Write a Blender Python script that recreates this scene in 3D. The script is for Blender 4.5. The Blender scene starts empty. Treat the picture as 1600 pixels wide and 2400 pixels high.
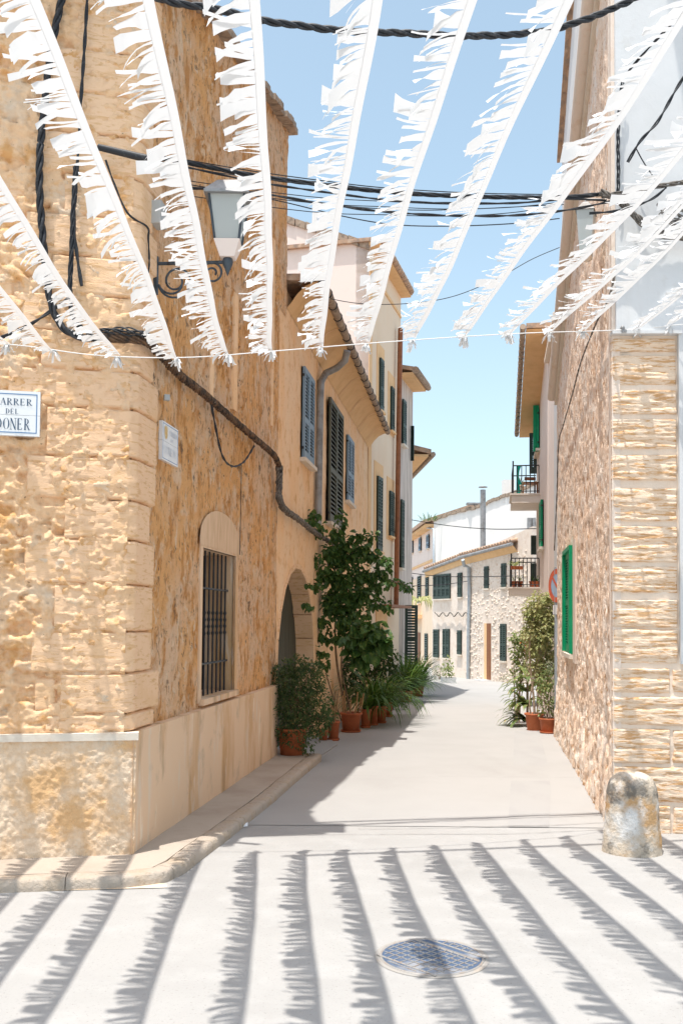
import bpy, math, random
import numpy as np
from mathutils import Vector, Matrix
from math import radians as RAD, sin, cos, pi

random.seed(11)
rng = np.random.default_rng(11)
S = bpy.context.scene
COL = S.collection

# ------------------------------------------------------------------ camera
F = 2260.0                      # focal length in photo pixels (photo 1600 x 2400)
TILT, ROLL = RAD(2.5), RAD(0.5)
CY = 1452 - F * math.tan(TILT)
EYE = Vector((0, 0, 1.6))
cam_d = bpy.data.cameras.new('camera')
cam = bpy.data.objects.new('camera', cam_d); COL.objects.link(cam)
cam_d.sensor_fit = 'VERTICAL'; cam_d.sensor_height = 36.0
cam_d.lens = F / 2400 * 36
cam_d.shift_y = (CY - 1200) / 2400
cam_d.clip_start = 0.05; cam_d.clip_end = 2000
CM = Matrix.Rotation(pi / 2 + TILT, 4, 'X') @ Matrix.Rotation(ROLL, 4, 'Z')
cam.matrix_world = Matrix.Translation(EYE) @ CM
S.camera = cam
CM3 = CM.to_3x3()

# ------------------------------------------------------------------ light
SUNX, SUNY = 0.155, 0.185       # metres a shadow moves right / away per metre of height
wd = bpy.data.worlds.new('World'); S.world = wd; wd.use_nodes = True
wn = wd.node_tree.nodes; wl = wd.node_tree.links
bg = wn['Background']
sky = wn.new('ShaderNodeTexSky'); sky.sky_type = 'NISHITA'; sky.sun_disc = False
sky.sun_elevation = math.atan(1 / math.hypot(SUNX, SUNY))
sky.sun_rotation = math.atan2(-SUNX, -SUNY)
sky.air_density = 1.0; sky.dust_density = 2.2; sky.ozone_density = 1.2
hs = wn.new('ShaderNodeHueSaturation'); hs.inputs['Saturation'].default_value = 0.78; hs.inputs['Hue'].default_value = 0.476
wl.new(sky.outputs[0], hs.inputs['Color']); wl.new(hs.outputs[0], bg.inputs[0]); bg.inputs[1].default_value = 0.128
sd = bpy.data.lights.new('sun', 'SUN'); sd.energy = 2.7; sd.angle = RAD(0.53); sd.color = (1, .962, .90)
sun = bpy.data.objects.new('sun', sd); COL.objects.link(sun)
sun.rotation_euler = Vector((SUNX, SUNY, -1)).to_track_quat('-Z', 'Y').to_euler(); sun.location = (0, 0, 30)
S.view_settings.view_transform = 'Standard'; S.view_settings.look = 'None'
S.view_settings.exposure = 1.02; S.view_settings.gamma = 1.0
S.cycles.max_bounces = 8; S.cycles.diffuse_bounces = 4; S.cycles.transparent_max_bounces = 8

# ------------------------------------------------------------------ geometry helpers
def ray(px, py):
    return CM3 @ Vector(((px - 800) / F, (CY - py) / F, -1.0))
def flatP(px, py, Y):
    d = ray(px, py); k = Y / d.y; return EYE + d * k
def gz(Y):
    return -0.02 * max(0.0, Y - 10)
def G(px, py, z=None):
    """point where the line of sight meets the ground (or height z)"""
    d = ray(px, py); zz = z if z is not None else 0.0
    for _ in range(6 if z is None else 1):
        k = (zz - EYE.z) / d.z; p = EYE + d * k
        if z is None: zz = gz(p.y)
    return p

class Wall:
    """vertical plane through two ground points; n points out of the building"""
    def __init__(s, a, b, outx):
        s.a = Vector((a[0], a[1], 0)); b = Vector((b[0], b[1], 0))
        s.t = (b - s.a).normalized(); s.len = (b - s.a).length
        n = Vector((s.t.y, -s.t.x, 0))
        o = Vector((outx[0], outx[1], 0))
        s.n = n if n.dot(o) > 0 else -n
    def P(s, u, z, o=0.0):
        p = s.a + s.t * u + s.n * o; return Vector((p.x, p.y, z))
    def px(s, px, py, off=0.0):
        d = ray(px, py); q = s.a + s.n * off
        k = (q - Vector((0, 0, 0))).dot(s.n) / Vector((d.x, d.y, 0)).dot(s.n)
        p = EYE + d * k
        return (Vector((p.x, p.y, 0)) - s.a).dot(s.t), p.z
    def pt(s, px, py, off=0.0):
        u, z = s.px(px, py, off); return s.P(u, z, off)

class MB:
    def __init__(s): s.v = []; s.f = []; s.sm = []
    def add(s, vs, fs, smooth=False):
        b = len(s.v); s.v.extend([tuple(x) for x in vs])
        s.f.extend([tuple(b + i for i in q) for q in fs]); s.sm.extend([smooth] * len(fs)); return s
    def quad(s, *p): return s.add(p, [tuple(range(len(p)))])
    def hexa(s, p):   # 8 points: bottom 4 then top 4
        return s.add(p, [(0, 3, 2, 1), (4, 5, 6, 7), (0, 1, 5, 4), (1, 2, 6, 5), (2, 3, 7, 6), (3, 0, 4, 7)])
    def box(s, c, d, rz=0.0):
        x, y, z = d[0] / 2, d[1] / 2, d[2] / 2; r = Matrix.Rotation(rz, 3, 'Z'); c = Vector(c)
        return s.hexa([c + r @ Vector(q) for q in [(-x, -y, -z), (x, -y, -z), (x, y, -z), (-x, y, -z), (-x, -y, z), (x, -y, z), (x, y, z), (-x, y, z)]])
    def wbox(s, w, u0, u1, z0, z1, o0, o1):
        return s.hexa([w.P(u0, z0, o0), w.P(u1, z0, o0), w.P(u1, z0, o1), w.P(u0, z0, o1), w.P(u0, z1, o0), w.P(u1, z1, o0), w.P(u1, z1, o1), w.P(u0, z1, o1)])
    def tube(s, pts, r, n=6, cap=True):
        pts = [Vector(p) for p in pts]; m = len(pts)
        rr = r if hasattr(r, '__len__') else [r] * m
        up = Vector((0, 0, 1)); vs = []; prev = None
        for i, p in enumerate(pts):
            t = (pts[min(i + 1, m - 1)] - pts[max(i - 1, 0)])
            t = t.normalized() if t.length > 1e-9 else Vector((0, 0, 1))
            a = prev if prev is not None else (up if abs(t.z) < .9 else Vector((1, 0, 0)))
            a = (a - t * a.dot(t)); a = a.normalized() if a.length > 1e-6 else t.orthogonal().normalized(); prev = a
            b = t.cross(a)
            for k in range(n):
                th = 2 * pi * k / n; vs.append(p + (a * cos(th) + b * sin(th)) * rr[i])
        fs = [(i * n + k, i * n + (k + 1) % n, (i + 1) * n + (k + 1) % n, (i + 1) * n + k) for i in range(m - 1) for k in range(n)]
        s.add(vs, fs, True)
        if cap: s.add(vs[:n], [tuple(reversed(range(n)))]); s.add(vs[-n:], [tuple(range(n))])
        return s
    def lathe(s, c, prof, n=20, smooth=True, sx=1, sy=1, rz=0):
        c = Vector(c); vs = []
        for (r, z) in prof:
            for k in range(n):
                a = 2 * pi * k / n
                x, y = r * cos(a) * sx, r * sin(a) * sy
                vs.append(c + Vector((x * cos(rz) - y * sin(rz), x * sin(rz) + y * cos(rz), z)))
        fs = [(i * n + k, i * n + (k + 1) % n, (i + 1) * n + (k + 1) % n, (i + 1) * n + k) for i in range(len(prof) - 1) for k in range(n)]
        return s.add(vs, fs, smooth)
    def mesh(s, name):
        me = bpy.data.meshes.new(name); me.from_pydata(s.v, [], s.f)
        me.polygons.foreach_set('use_smooth', s.sm); me.update(); return me

def obj(name, mb, mat, parent=None, label=None, kind=None, mesh=None):
    me = mesh or mb.mesh(name)
    if not me.materials: me.materials.append(mat)
    o = bpy.data.objects.new(name, me); COL.objects.link(o)
    if parent is not None:
        o.parent = parent
        o.matrix_parent_inverse = Matrix.Translation(-parent_loc(parent))
    if label: o['label'] = label
    if kind: o['kind'] = kind
    return o
def parent_loc(p):
    return Vector(p.location) if p.parent is None else Vector((0, 0, 0))
def thing(name, label, cat, loc=(0, 0, 0), group=None):
    o = bpy.data.objects.new(name, None); COL.objects.link(o); o.location = loc
    o.empty_display_size = .1
    return tag(o, label, cat, group)
def tag(o, label, cat, group=None):
    o['label'] = label; o['category'] = cat
    if group: o['group'] = group
    return o
def struct(name, mb, mat, mesh=None):
    o = obj(name, mb, mat, mesh=mesh); o['kind'] = 'structure'; return o

# numpy noise
def _h(ix, iy, sd):
    v = np.sin(ix * 127.1 + iy * 311.7 + sd * 74.7) * 43758.5453
    return v - np.floor(v)
def vn(x, y, sd=0):
    ix, iy = np.floor(x), np.floor(y); fx, fy = x - ix, y - iy
    fx = fx * fx * (3 - 2 * fx); fy = fy * fy * (3 - 2 * fy)
    a = _h(ix, iy, sd); b = _h(ix + 1, iy, sd); c = _h(ix, iy + 1, sd); d = _h(ix + 1, iy + 1, sd)
    return (a + (b - a) * fx) * (1 - fy) + (c + (d - c) * fx) * fy
def fbm(x, y, oc=4, sd=0):
    t = 0; a = .5; n = 0
    for i in range(oc):
        t = t + a * vn(x * 2 ** i + 13.7 * i, y * 2 ** i - 7.3 * i, sd + i); n += a; a *= .5
    return t / n
def worley(x, y, sd=0):
    ix, iy = np.floor(x), np.floor(y); f1 = np.full(x.shape, 9.0); f2 = np.full(x.shape, 9.0); idv = np.zeros(x.shape)
    for dx in (-1, 0, 1):
        for dy in (-1, 0, 1):
            jx, jy = ix + dx, iy + dy
            qx = jx + .1 + .8 * _h(jx, jy, sd + 5); qy = jy + .1 + .8 * _h(jx, jy, sd + 9)
            d = np.hypot(qx - x, qy - y); nw = d < f1
            f2 = np.where(nw, f1, np.minimum(f2, d)); idv = np.where(nw, _h(jx, jy, sd + 21), idv); f1 = np.where(nw, d, f1)
    return f1, f2, idv
def sstep(a, b, x):
    t = np.clip((x - a) / (b - a), 0, 1); return t * t * (3 - 2 * t)

def np_mesh(name, V, Q, smooth=True):
    me = bpy.data.meshes.new(name); nv = len(V); nq = len(Q)
    me.vertices.add(nv); me.vertices.foreach_set('co', np.asarray(V, dtype=np.float32).ravel())
    me.loops.add(nq * 4); me.loops.foreach_set('vertex_index', np.asarray(Q, dtype=np.int32).ravel())
    me.polygons.add(nq); me.polygons.foreach_set('loop_start', np.arange(0, nq * 4, 4, dtype=np.int32))
    me.polygons.foreach_set('use_smooth', np.full(nq, smooth))
    me.update(calc_edges=True); me.validate(); return me

def wall_grid(w, u0, u1, z0, z1, step, disp, keep=None, base=0.0):
    nu = max(2, int((u1 - u0) / step)); nz = max(2, int((z1 - z0) / step))
    U, Z = np.meshgrid(np.linspace(u0, u1, nu + 1), np.linspace(z0, z1, nz + 1))
    D = disp(U, Z) + base
    X = w.a.x + w.t.x * U + w.n.x * D; Y = w.a.y + w.t.y * U + w.n.y * D
    V = np.stack([X, Y, Z], -1).reshape(-1, 3)
    I = np.arange((nu + 1) * (nz + 1)).reshape(nz + 1, nu + 1)
    Q = np.stack([I[:-1, :-1], I[:-1, 1:], I[1:, 1:], I[1:, :-1]], -1)
    uc = (U[:-1, :-1] + U[1:, 1:]) / 2; zc = (Z[:-1, :-1] + Z[1:, 1:]) / 2
    if keep is not None: Q = Q[keep(uc, zc)]
    return np_mesh('wall', V, Q.reshape(-1, 4))

# ------------------------------------------------------------------ materials
def srgb(h):
    c = [int(h[i:i + 2], 16) / 255 for i in (0, 2, 4)]
    return tuple((x / 12.92 if x <= .04045 else ((x + .055) / 1.055) ** 2.4) for x in c) + (1,)
def lc(c): return srgb(c) if isinstance(c, str) else tuple(c) + (1,)
def M(name, base, layers=(), bumps=(), rough=.9, metal=0.0, spec=.25, transl=None, alpha=None):
    m = bpy.data.materials.new(name); m.use_nodes = True; nt = m.node_tree; N = nt.nodes; L = nt.links
    b = N['Principled BSDF']; b.inputs['Roughness'].default_value = rough; b.inputs['Metallic'].default_value = metal
    b.inputs['Specular IOR Level'].default_value = spec
    tc = N.new('ShaderNodeTexCoord'); cur = None
    def noise(sc, st, det=4, kind='n', dist=0.0):
        mp = N.new('ShaderNodeMapping'); mp.inputs['Scale'].default_value = st; L.new(tc.outputs['Object'], mp.inputs[0])
        if kind == 'v':
            t = N.new('ShaderNodeTexVoronoi'); t.inputs['Scale'].default_value = sc; L.new(mp.outputs[0], t.inputs['Vector']); return t.outputs['Distance']
        t = N.new('ShaderNodeTexNoise'); t.inputs['Scale'].default_value = sc; t.inputs['Detail'].default_value = det
        t.inputs['Roughness'].default_value = .62; t.inputs['Distortion'].default_value = dist
        L.new(mp.outputs[0], t.inputs['Vector']); return t.outputs[0]
    col = N.new('ShaderNodeRGB'); col.outputs[0].default_value = lc(base); cur = col.outputs[0]
    for l in layers:
        o = noise(l['s'], l.get('st', (1, 1, 1)), l.get('d', 5), l.get('k', 'n'), l.get('w', 0))
        mr = N.new('ShaderNodeMapRange'); mr.inputs[1].default_value = l.get('lo', .45); mr.inputs[2].default_value = l.get('hi', .6)
        mr.inputs[4].default_value = l.get('a', 1.0); L.new(o, mr.inputs[0])
        mx = N.new('ShaderNodeMix'); mx.data_type = 'RGBA'; L.new(mr.outputs[0], mx.inputs[0]); L.new(cur, mx.inputs[6])
        mx.inputs[7].default_value = lc(l['c']); cur = mx.outputs[2]
    L.new(cur, b.inputs['Base Color'])
    prev = None
    for (sc, st, strength, dist, *k) in bumps:
        o = noise(sc, st, 6, k[0] if k else 'n')
        bp = N.new('ShaderNodeBump'); bp.inputs['Strength'].default_value = strength; bp.inputs['Distance'].default_value = dist
        L.new(o, bp.inputs['Height'])
        if prev: L.new(prev, bp.inputs['Normal'])
        prev = bp.outputs[0]
    if prev: L.new(prev, b.inputs['Normal'])
    if transl:
        tr = N.new('ShaderNodeBsdfTranslucent'); L.new(cur, tr.inputs[0]); mxs = N.new('ShaderNodeMixShader'); mxs.inputs[0].default_value = transl
        L.new(b.outputs[0], mxs.inputs[1]); L.new(tr.outputs[0], mxs.inputs[2]); L.new(mxs.outputs[0], N['Material Output'].inputs[0])
    return m

Z1 = (1, 1, 1)
m_rough = M('rough_render', (.82, .44, .18), [
    dict(c=(.80, .56, .38), s=.9, lo=.46, hi=.60, a=.8, d=6), dict(c=(.82, .57, .37), s=2.6, lo=.52, hi=.62, a=.9, d=7), dict(c=(.60, .27, .08), s=7, lo=.51, hi=.60, a=.9, d=9, st=(1, 1, .5)),
    dict(c=(.84, .62, .42), s=13, lo=.57, hi=.63, a=.85, d=8, st=(1, 1, .5)), dict(c=(.36, .17, .06), s=24, lo=.56, hi=.64, a=.75, d=6, st=(1, 1, .45)), dict(c=(.07, .05, .035), s=30, lo=.63, hi=.67, a=.9, d=5, st=(1, 1, .45)),
    dict(c=(.09, .065, .05), s=7, lo=.60, hi=.68, a=.75, d=12)],
    [(34, Z1, 1.0, .035), (9, Z1, .6, .04)])
m_plaster_l = M('ochre_plaster', (.88, .56, .31), [
    dict(c=(.88, .62, .40), s=2.5, lo=.42, hi=.6, a=.9, st=(1, 1, .45)), dict(c=(.62, .31, .10), s=5, lo=.54, hi=.68, a=.7, d=9),
    dict(c=(.60, .31, .11), s=16, lo=.6, hi=.68, a=.6)], [(25, Z1, .3, .01), (5, Z1, .3, .02)])
m_quoin = M('quoin_stone', (.84, .56, .35), [dict(c=(.66, .38, .17), s=6, lo=.54, hi=.62, a=.7, st=(1, 1, 7), d=9),
    dict(c=(.78, .50, .28), s=3.2, lo=.5, hi=.64, a=.8), dict(c=(.58, .31, .11), s=9, lo=.58, hi=.70, a=.8, st=(1, 1, 3), d=8),
    dict(c=(.12, .07, .04), s=38, lo=.69, hi=.73, a=.9)], [(45, (1, 1, 3), .45, .012), (14, (1, 1, 2), .3, .007)])
m_rubble = M('rubble_mortar', (.82, .54, .32), [
    dict(c=(.66, .34, .12), s=8, lo=.50, hi=.64, a=.85, d=8), dict(c=(.70, .56, .42), s=3, lo=.52, hi=.66, a=.8),
    dict(c=(.12, .07, .04), s=30, lo=.68, hi=.73, a=.9)], [(40, Z1, .8, .012), (16, Z1, .6, .014)])
m_plinth_f = M('plinth_rough_plaster', (.80, .62, .45), [
    dict(c=(.72, .42, .18), s=3, lo=.44, hi=.6, a=.8), dict(c=(.66, .57, .46), s=2.2, lo=.54, hi=.64, a=.9)],
    [(55, Z1, .6, .012), (110, Z1, .4, .006)])
m_plinth_s = M('plinth_smooth_plaster', (.76, .54, .36), [
    dict(c=(.56, .32, .14), s=2.0, lo=.50, hi=.64, a=.85, st=(1, 1, .22), d=9), dict(c=(.38, .26, .16), s=4, lo=.56, hi=.68, a=.7, st=(1, 1, .3), d=10), dict(c=(.84, .72, .58), s=7, lo=.60, hi=.66, a=.7, st=(1, 1, .18), d=6), dict(c=(.70, .60, .49), s=9, lo=.58, hi=.68, a=.6, st=(1, 1, .15)),
    dict(c=(.34, .27, .2), s=3, lo=.6, hi=.75, a=.5)], [(22, (1, 1, .3), .35, .01), (60, Z1, .2, .006)])
m_scratch = M('scratched_plaster', (.74, .52, .34), [dict(c=(.58, .38, .22), s=9, lo=.45, hi=.6, a=.8, st=(4, 4, .35), d=8)], [(20, (5, 5, .4), .6, .01)])
m_cap = M('plinth_cap', (.72, .64, .54), [dict(c=(.55, .42, .3), s=6, lo=.5, hi=.7, a=.5)], [(40, Z1, .3, .01)])
m_strata = M('striated_sandstone', (.86, .67, .50), [dict(c=(.62, .33, .13), s=9, lo=.52, hi=.58, a=.85, st=(1, 1, 8), d=9),
    dict(c=(.62, .36, .17), s=5, lo=.52, hi=.64, a=.85, st=(1, 1, 5), d=8), dict(c=(.50, .27, .10), s=1.6, lo=.62, hi=.75, a=.7)],
    [(30, (1, 1, 4), .5, .02), (70, Z1, .3, .008)])
m_mortar_w = M('pale_mortar', (.82, .68, .55), [dict(c=(.7, .58, .47), s=5, lo=.55, hi=.75, a=.6)], [(30, Z1, .4, .012)])
m_white = M('white_render', (.66, .66, .655), [dict(c=(.54, .52, .49), s=1.6, lo=.56, hi=.72, a=.55, d=9, st=(3, 3, .3)), dict(c=(.60, .59, .575), s=1.2, lo=.45, hi=.7, a=.6), dict(c=(.50, .47, .43), s=4, lo=.6, hi=.75, a=.5, d=8)], [(8, Z1, .15, .02), (60, Z1, .12, .006)])
m_rside = M('pink_rough_render', (.88, .67, .51), [
    dict(c=(.92, .80, .69), s=3.4, lo=.46, hi=.58, a=.9), dict(c=(.58, .33, .17), s=11, lo=.55, hi=.62, a=.9, d=8),
    dict(c=(.42, .24, .12), s=30, lo=.61, hi=.68, a=.7)], [(24, Z1, .8, .025), (60, Z1, .4, .01)])
m_rsmooth = M('pale_patch_render', (.76, .64, .54), [dict(c=(.62, .44, .3), s=7, lo=.56, hi=.72, a=.5)], [(30, Z1, .35, .012)])
m_cream = M('cream_render', (.80, .64, .48), [dict(c=(.76, .56, .38), s=1.5, lo=.45, hi=.7, a=.5, st=(1, 1, .4))], [(10, Z1, .15, .01)])
m_pink = M('pink_render', (.80, .68, .61), [dict(c=(.62, .52, .45), s=1.2, lo=.55, hi=.75, a=.5)], [(8, Z1, .15, .01)])
m_orange = M('orange_trim', (.80, .52, .28), [dict(c=(.6, .36, .16), s=4, lo=.5, hi=.7, a=.4)], [(20, Z1, .15, .008)])
m_soffit = M('orange_soffit', (.74, .48, .25), [dict(c=(.62, .38, .18), s=5, lo=.45, hi=.65, a=.5), dict(c=(.68, .46, .25), s=2, lo=.55, hi=.7, a=.5)], [(14, Z1, .2, .01)])
m_greyw = M('weathered_grey_render', (.60, .52, .46), [
    dict(c=(.40, .33, .28), s=2.4, lo=.46, hi=.62, a=.8, st=(2, 2, .25), d=8), dict(c=(.17, .14, .12), s=5, lo=.60, hi=.72, a=.7, st=(2, 2, .2), d=9)], [(14, Z1, .3, .01)])
m_stonefar = M('pale_rubble_mortar', (.80, .69, .59), [dict(c=(.70, .57, .46), s=4, lo=.48, hi=.62, a=.7)], [(20, Z1, .4, .02)])
m_fstone = [M('rubble_stone_a', (.78, .66, .55), [dict(c=(.66, .52, .41), s=6, lo=.5, hi=.6)]),
            M('rubble_stone_b', (.80, .70, .60), [dict(c=(.7, .57, .46), s=6, lo=.5, hi=.6)]),
            M('rubble_stone_c', (.72, .58, .47), [dict(c=(.8, .68, .56), s=6, lo=.5, hi=.6)])]
m_palewall = M('pale_gable_render', (.78, .75, .71), [dict(c=(.70, .66, .62), s=1.0, lo=.55, hi=.75, a=.5)], [(6, Z1, .2, .02)])
m_tile = M('roof_tile', (.46, .30, .20), [dict(c=(.30, .22, .17), s=9, lo=.45, hi=.62), dict(c=(.56, .42, .31), s=5, lo=.55, hi=.68)], [(30, Z1, .3, .01)], rough=.85)
m_tileg = M('gutter_clay', (.36, .27, .20), [dict(c=(.22, .17, .13), s=12, lo=.48, hi=.62), dict(c=(.48, .38, .28), s=7, lo=.58, hi=.7)], [(30, Z1, .3, .01)], rough=.8)
m_zinc = M('zinc_pipe', (.33, .33, .33), [dict(c=(.22, .21, .2), s=6, lo=.45, hi=.65)], rough=.5, metal=.3)
m_pipeb = M('brown_pipe', (.30, .115, .05), [dict(c=(.22, .08, .035), s=8, lo=.5, hi=.65)], rough=.5)
m_blue = M('blue_grey_paint', (.22, .31, .40), [dict(c=(.30, .37, .43), s=6, lo=.5, hi=.7, a=.6)], rough=.55)
m_olive = M('olive_paint', (.115, .115, .085), [dict(c=(.16, .15, .11), s=7, lo=.5, hi=.7, a=.6)], rough=.6)
m_green = M('bright_green_paint', (.0, .27, .115), [dict(c=(.05, .33, .17), s=7, lo=.5, hi=.75, a=.5)], rough=.45)
m_dgreen = M('dark_green_paint', (.045, .07, .06), [dict(c=(.07, .095, .08), s=7, lo=.5, hi=.75, a=.5)], rough=.5)
m_black = M('dark_interior', (.010, .009, .008), rough=.9, spec=.0)
m_brownin = M('dark_brown_boards', (.022, .011, .007), rough=.9, spec=.0)
m_glass = M('window_glass', (.03, .035, .04), rough=.12, spec=.5)
m_iron = M('wrought_iron', (.035, .035, .038), [dict(c=(.07, .06, .05), s=20, lo=.55, hi=.7, a=.6)], rough=.55)
m_ironb = M('grey_iron', (.07, .085, .10), [dict(c=(.04, .04, .04), s=14, lo=.5, hi=.65)], rough=.5, metal=.2)
m_wood = M('brown_door_wood', (.27, .11, .05), [dict(c=(.2, .08, .035), s=8, lo=.45, hi=.65, st=(4, 4, .4))], rough=.55)
m_door = M('grey_green_door', (.05, .054, .038), [dict(c=(.10, .095, .07), s=5, lo=.45, hi=.7, st=(6, 6, .3), d=7)], [(20, (6, 6, .3), .3, .005)], rough=.6)
m_ground = M('pale_concrete', (.375, .363, .348), [
    dict(c=(.29, .275, .255), s=.45, lo=.56, hi=.74, a=.6, d=12), dict(c=(.335, .324, .31), s=.9, lo=.45, hi=.7, a=.8, d=8), dict(c=(.42, .41, .397), s=3.5, lo=.5, hi=.7, a=.6, d=7),
    dict(c=(.24, .225, .20), s=70, lo=.60, hi=.68, a=.6, d=3), dict(c=(.33, .30, .27), s=1.7, lo=.66, hi=.78, a=.6, d=10)],
    [(160, Z1, .35, .004), (22, Z1, .2, .01)])
m_ground2 = M('smooth_concrete', (.385, .373, .358), [
    dict(c=(.30, .285, .265), s=.5, lo=.56, hi=.74, a=.55, d=12, st=(1.6, .6, 1)), dict(c=(.345, .333, .318), s=.8, lo=.42, hi=.7, a=.7, d=6), dict(c=(.32, .3, .28), s=60, lo=.64, hi=.7, a=.4)], [(120, Z1, .25, .004)])
m_drain = M('grey_channel_concrete', (.372, .362, .35), [dict(c=(.34, .33, .32), s=2.5, lo=.45, hi=.65, a=.7, st=(1, .4, 1))], [(90, (1, 3, 1), .3, .004)])
m_walk = M('sidewalk_concrete', (.44, .375, .31), [dict(c=(.36, .29, .23), s=2, lo=.45, hi=.65, a=.7), dict(c=(.36, .30, .24), s=50, lo=.62, hi=.7, a=.5)],
    [(60, Z1, .4, .006), (8, (9, 1, 1), .15, .004)])
m_kerb = M('kerb_stone', (.46, .39, .32), [dict(c=(.46, .36, .26), s=6, lo=.48, hi=.65, a=.8), dict(c=(.2, .17, .13), s=24, lo=.63, hi=.7, a=.7)], [(34, Z1, .8, .02)])
m_seam = M('dark_joint', (.16, .15, .14), [dict(c=(.3, .28, .26), s=8, lo=.45, hi=.6)])
m_paint = M('faded_yellow_paint', (.72, .55, .38), [dict(c=(.62, .58, .52), s=9, lo=.45, hi=.6)])
m_lid = M('blue_iron_lid', (.085, .125, .20), [dict(c=(.36, .36, .37), s=2.6, lo=.53, hi=.60, a=.75, d=3), dict(c=(.25, .26, .28), s=30, lo=.60, hi=.7, a=.7)], [(60, Z1, .4, .004)], rough=.5, metal=.1)
m_rib = M('worn_iron_rib', (.36, .34, .32), [dict(c=(.36, .26, .19), s=22, lo=.5, hi=.65, a=.7)], rough=.5, metal=.2)
m_ring = M('manhole_mortar', (.35, .33, .305), [dict(c=(.4, .34, .28), s=9, lo=.5, hi=.65, a=.8)], [(40, Z1, .6, .01)])
m_cloth = M('white_streamer_cloth', (.78, .785, .785), rough=.8, transl=.22)
m_string = M('white_string', (.8, .78, .75), rough=.8)
m_cable = M('black_cable', (.028, .03, .034), [dict(c=(.12, .12, .12), s=30, lo=.55, hi=.7, a=.6)], rough=.5)
m_cableg = M('dusty_cable', (.13, .115, .10), [dict(c=(.26, .23, .20), s=20, lo=.45, hi=.65), dict(c=(.04, .035, .03), s=12, lo=.55, hi=.65)], rough=.7)
m_cableo = M('rusty_cable', (.16, .09, .05), [dict(c=(.04, .03, .025), s=14, lo=.42, hi=.58), dict(c=(.28, .20, .14), s=20, lo=.6, hi=.7)], rough=.7)
m_boxg = M('grey_plastic_box', (.45, .46, .45), rough=.5)
m_frost = M('frosted_glass', (.62, .68, .68), rough=.25, spec=.5, transl=.3)
m_lampg = M('lantern_glass', (.60, .62, .59), rough=.2, spec=.5, transl=.35)
m_tileglaze = M('white_glazed_tile', (.80, .82, .83), [dict(c=(.7, .73, .75), s=5, lo=.5, hi=.8, a=.4)], rough=.18, spec=.5)
m_inkb = M('blue_glaze', (.10, .22, .42), rough=.25, spec=.5)
m_inkd = M('dark_blue_glaze', (.055, .10, .17), rough=.25, spec=.5)
m_inkf = M('faded_grey_glaze', (.50, .54, .60), rough=.3)
m_crest = M('yellow_glaze', (.65, .40, .12), [dict(c=(.7, .55, .3), s=60, lo=.45, hi=.6)], rough=.3)
m_pot = M('terracotta', (.46, .135, .055), [dict(c=(.36, .10, .04), s=7, lo=.45, hi=.65), dict(c=(.5, .3, .2), s=11, lo=.62, hi=.72, a=.5)], rough=.6)
m_soil = M('soil', (.05, .035, .025), bumps=[(40, Z1, .8, .02)])
m_cane = M('cane', (.42, .24, .11), [dict(c=(.3, .16, .07), s=20, lo=.5, hi=.6)], rough=.6)
m_bark = M('bark', (.14, .09, .055), [dict(c=(.22, .16, .1), s=20, lo=.45, hi=.6)])
m_barkl = M('pale_bark', (.42, .32, .23), [dict(c=(.3, .2, .13), s=20, lo=.45, hi=.6)])
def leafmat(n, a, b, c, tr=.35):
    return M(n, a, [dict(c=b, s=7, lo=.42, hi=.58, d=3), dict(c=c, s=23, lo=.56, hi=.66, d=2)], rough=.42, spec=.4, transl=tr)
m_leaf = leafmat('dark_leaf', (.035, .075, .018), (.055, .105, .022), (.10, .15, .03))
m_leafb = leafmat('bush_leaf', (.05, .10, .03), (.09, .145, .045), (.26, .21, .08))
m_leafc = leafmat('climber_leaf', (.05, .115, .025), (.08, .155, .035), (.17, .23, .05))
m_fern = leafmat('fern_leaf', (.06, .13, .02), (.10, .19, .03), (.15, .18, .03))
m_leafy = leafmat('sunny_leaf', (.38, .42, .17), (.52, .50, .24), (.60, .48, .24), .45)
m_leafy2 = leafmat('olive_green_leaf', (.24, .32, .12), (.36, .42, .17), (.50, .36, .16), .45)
m_leafbig = leafmat('broad_leaf', (.15, .23, .075), (.26, .32, .11), (.55, .42, .18), .4)
m_leafgrey = leafmat('pale_grey_leaf', (.24, .28, .17), (.34, .36, .24), (.5, .45, .35), .35)
m_flower = M('orange_flower', (.60, .22, .08), rough=.6, transl=.3)
m_lichen = M('lichen_stone', (.56, .47, .37), [
    dict(c=(.52, .31, .14), s=3.6, lo=.50, hi=.60, a=.9, d=6), dict(c=(.70, .69, .67), s=2.6, lo=.48, hi=.58, a=.9, d=5),
    dict(c=(.13, .12, .105), s=3.4, lo=.53, hi=.60, a=.85, d=10), dict(c=(.2, .15, .10), s=30, lo=.62, hi=.70, a=.5, d=4)],
    [(26, Z1, .8, .02), (70, Z1, .5, .008)])
m_signr = M('sign_red', (.62, .13, .07), rough=.4)
m_signb = M('sign_faded_blue', (.34, .46, .62), rough=.35)
m_signw = M('sign_white', (.75, .75, .75), rough=.4)
m_grey = M('galvanised_pole', (.40, .44, .47), [dict(c=(.33, .36, .38), s=8, lo=.5, hi=.65)], rough=.5, metal=.3)
m_teal = M('teal_cloth', (.0, .26, .20), rough=.8)
m_conc = M('balcony_plaster', (.78, .69, .60), [dict(c=(.66, .55, .45), s=3, lo=.5, hi=.7, a=.5)], [(12, Z1, .15, .01)])
m_paper = M('paper_scrap', (.8, .85, .9))

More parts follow.
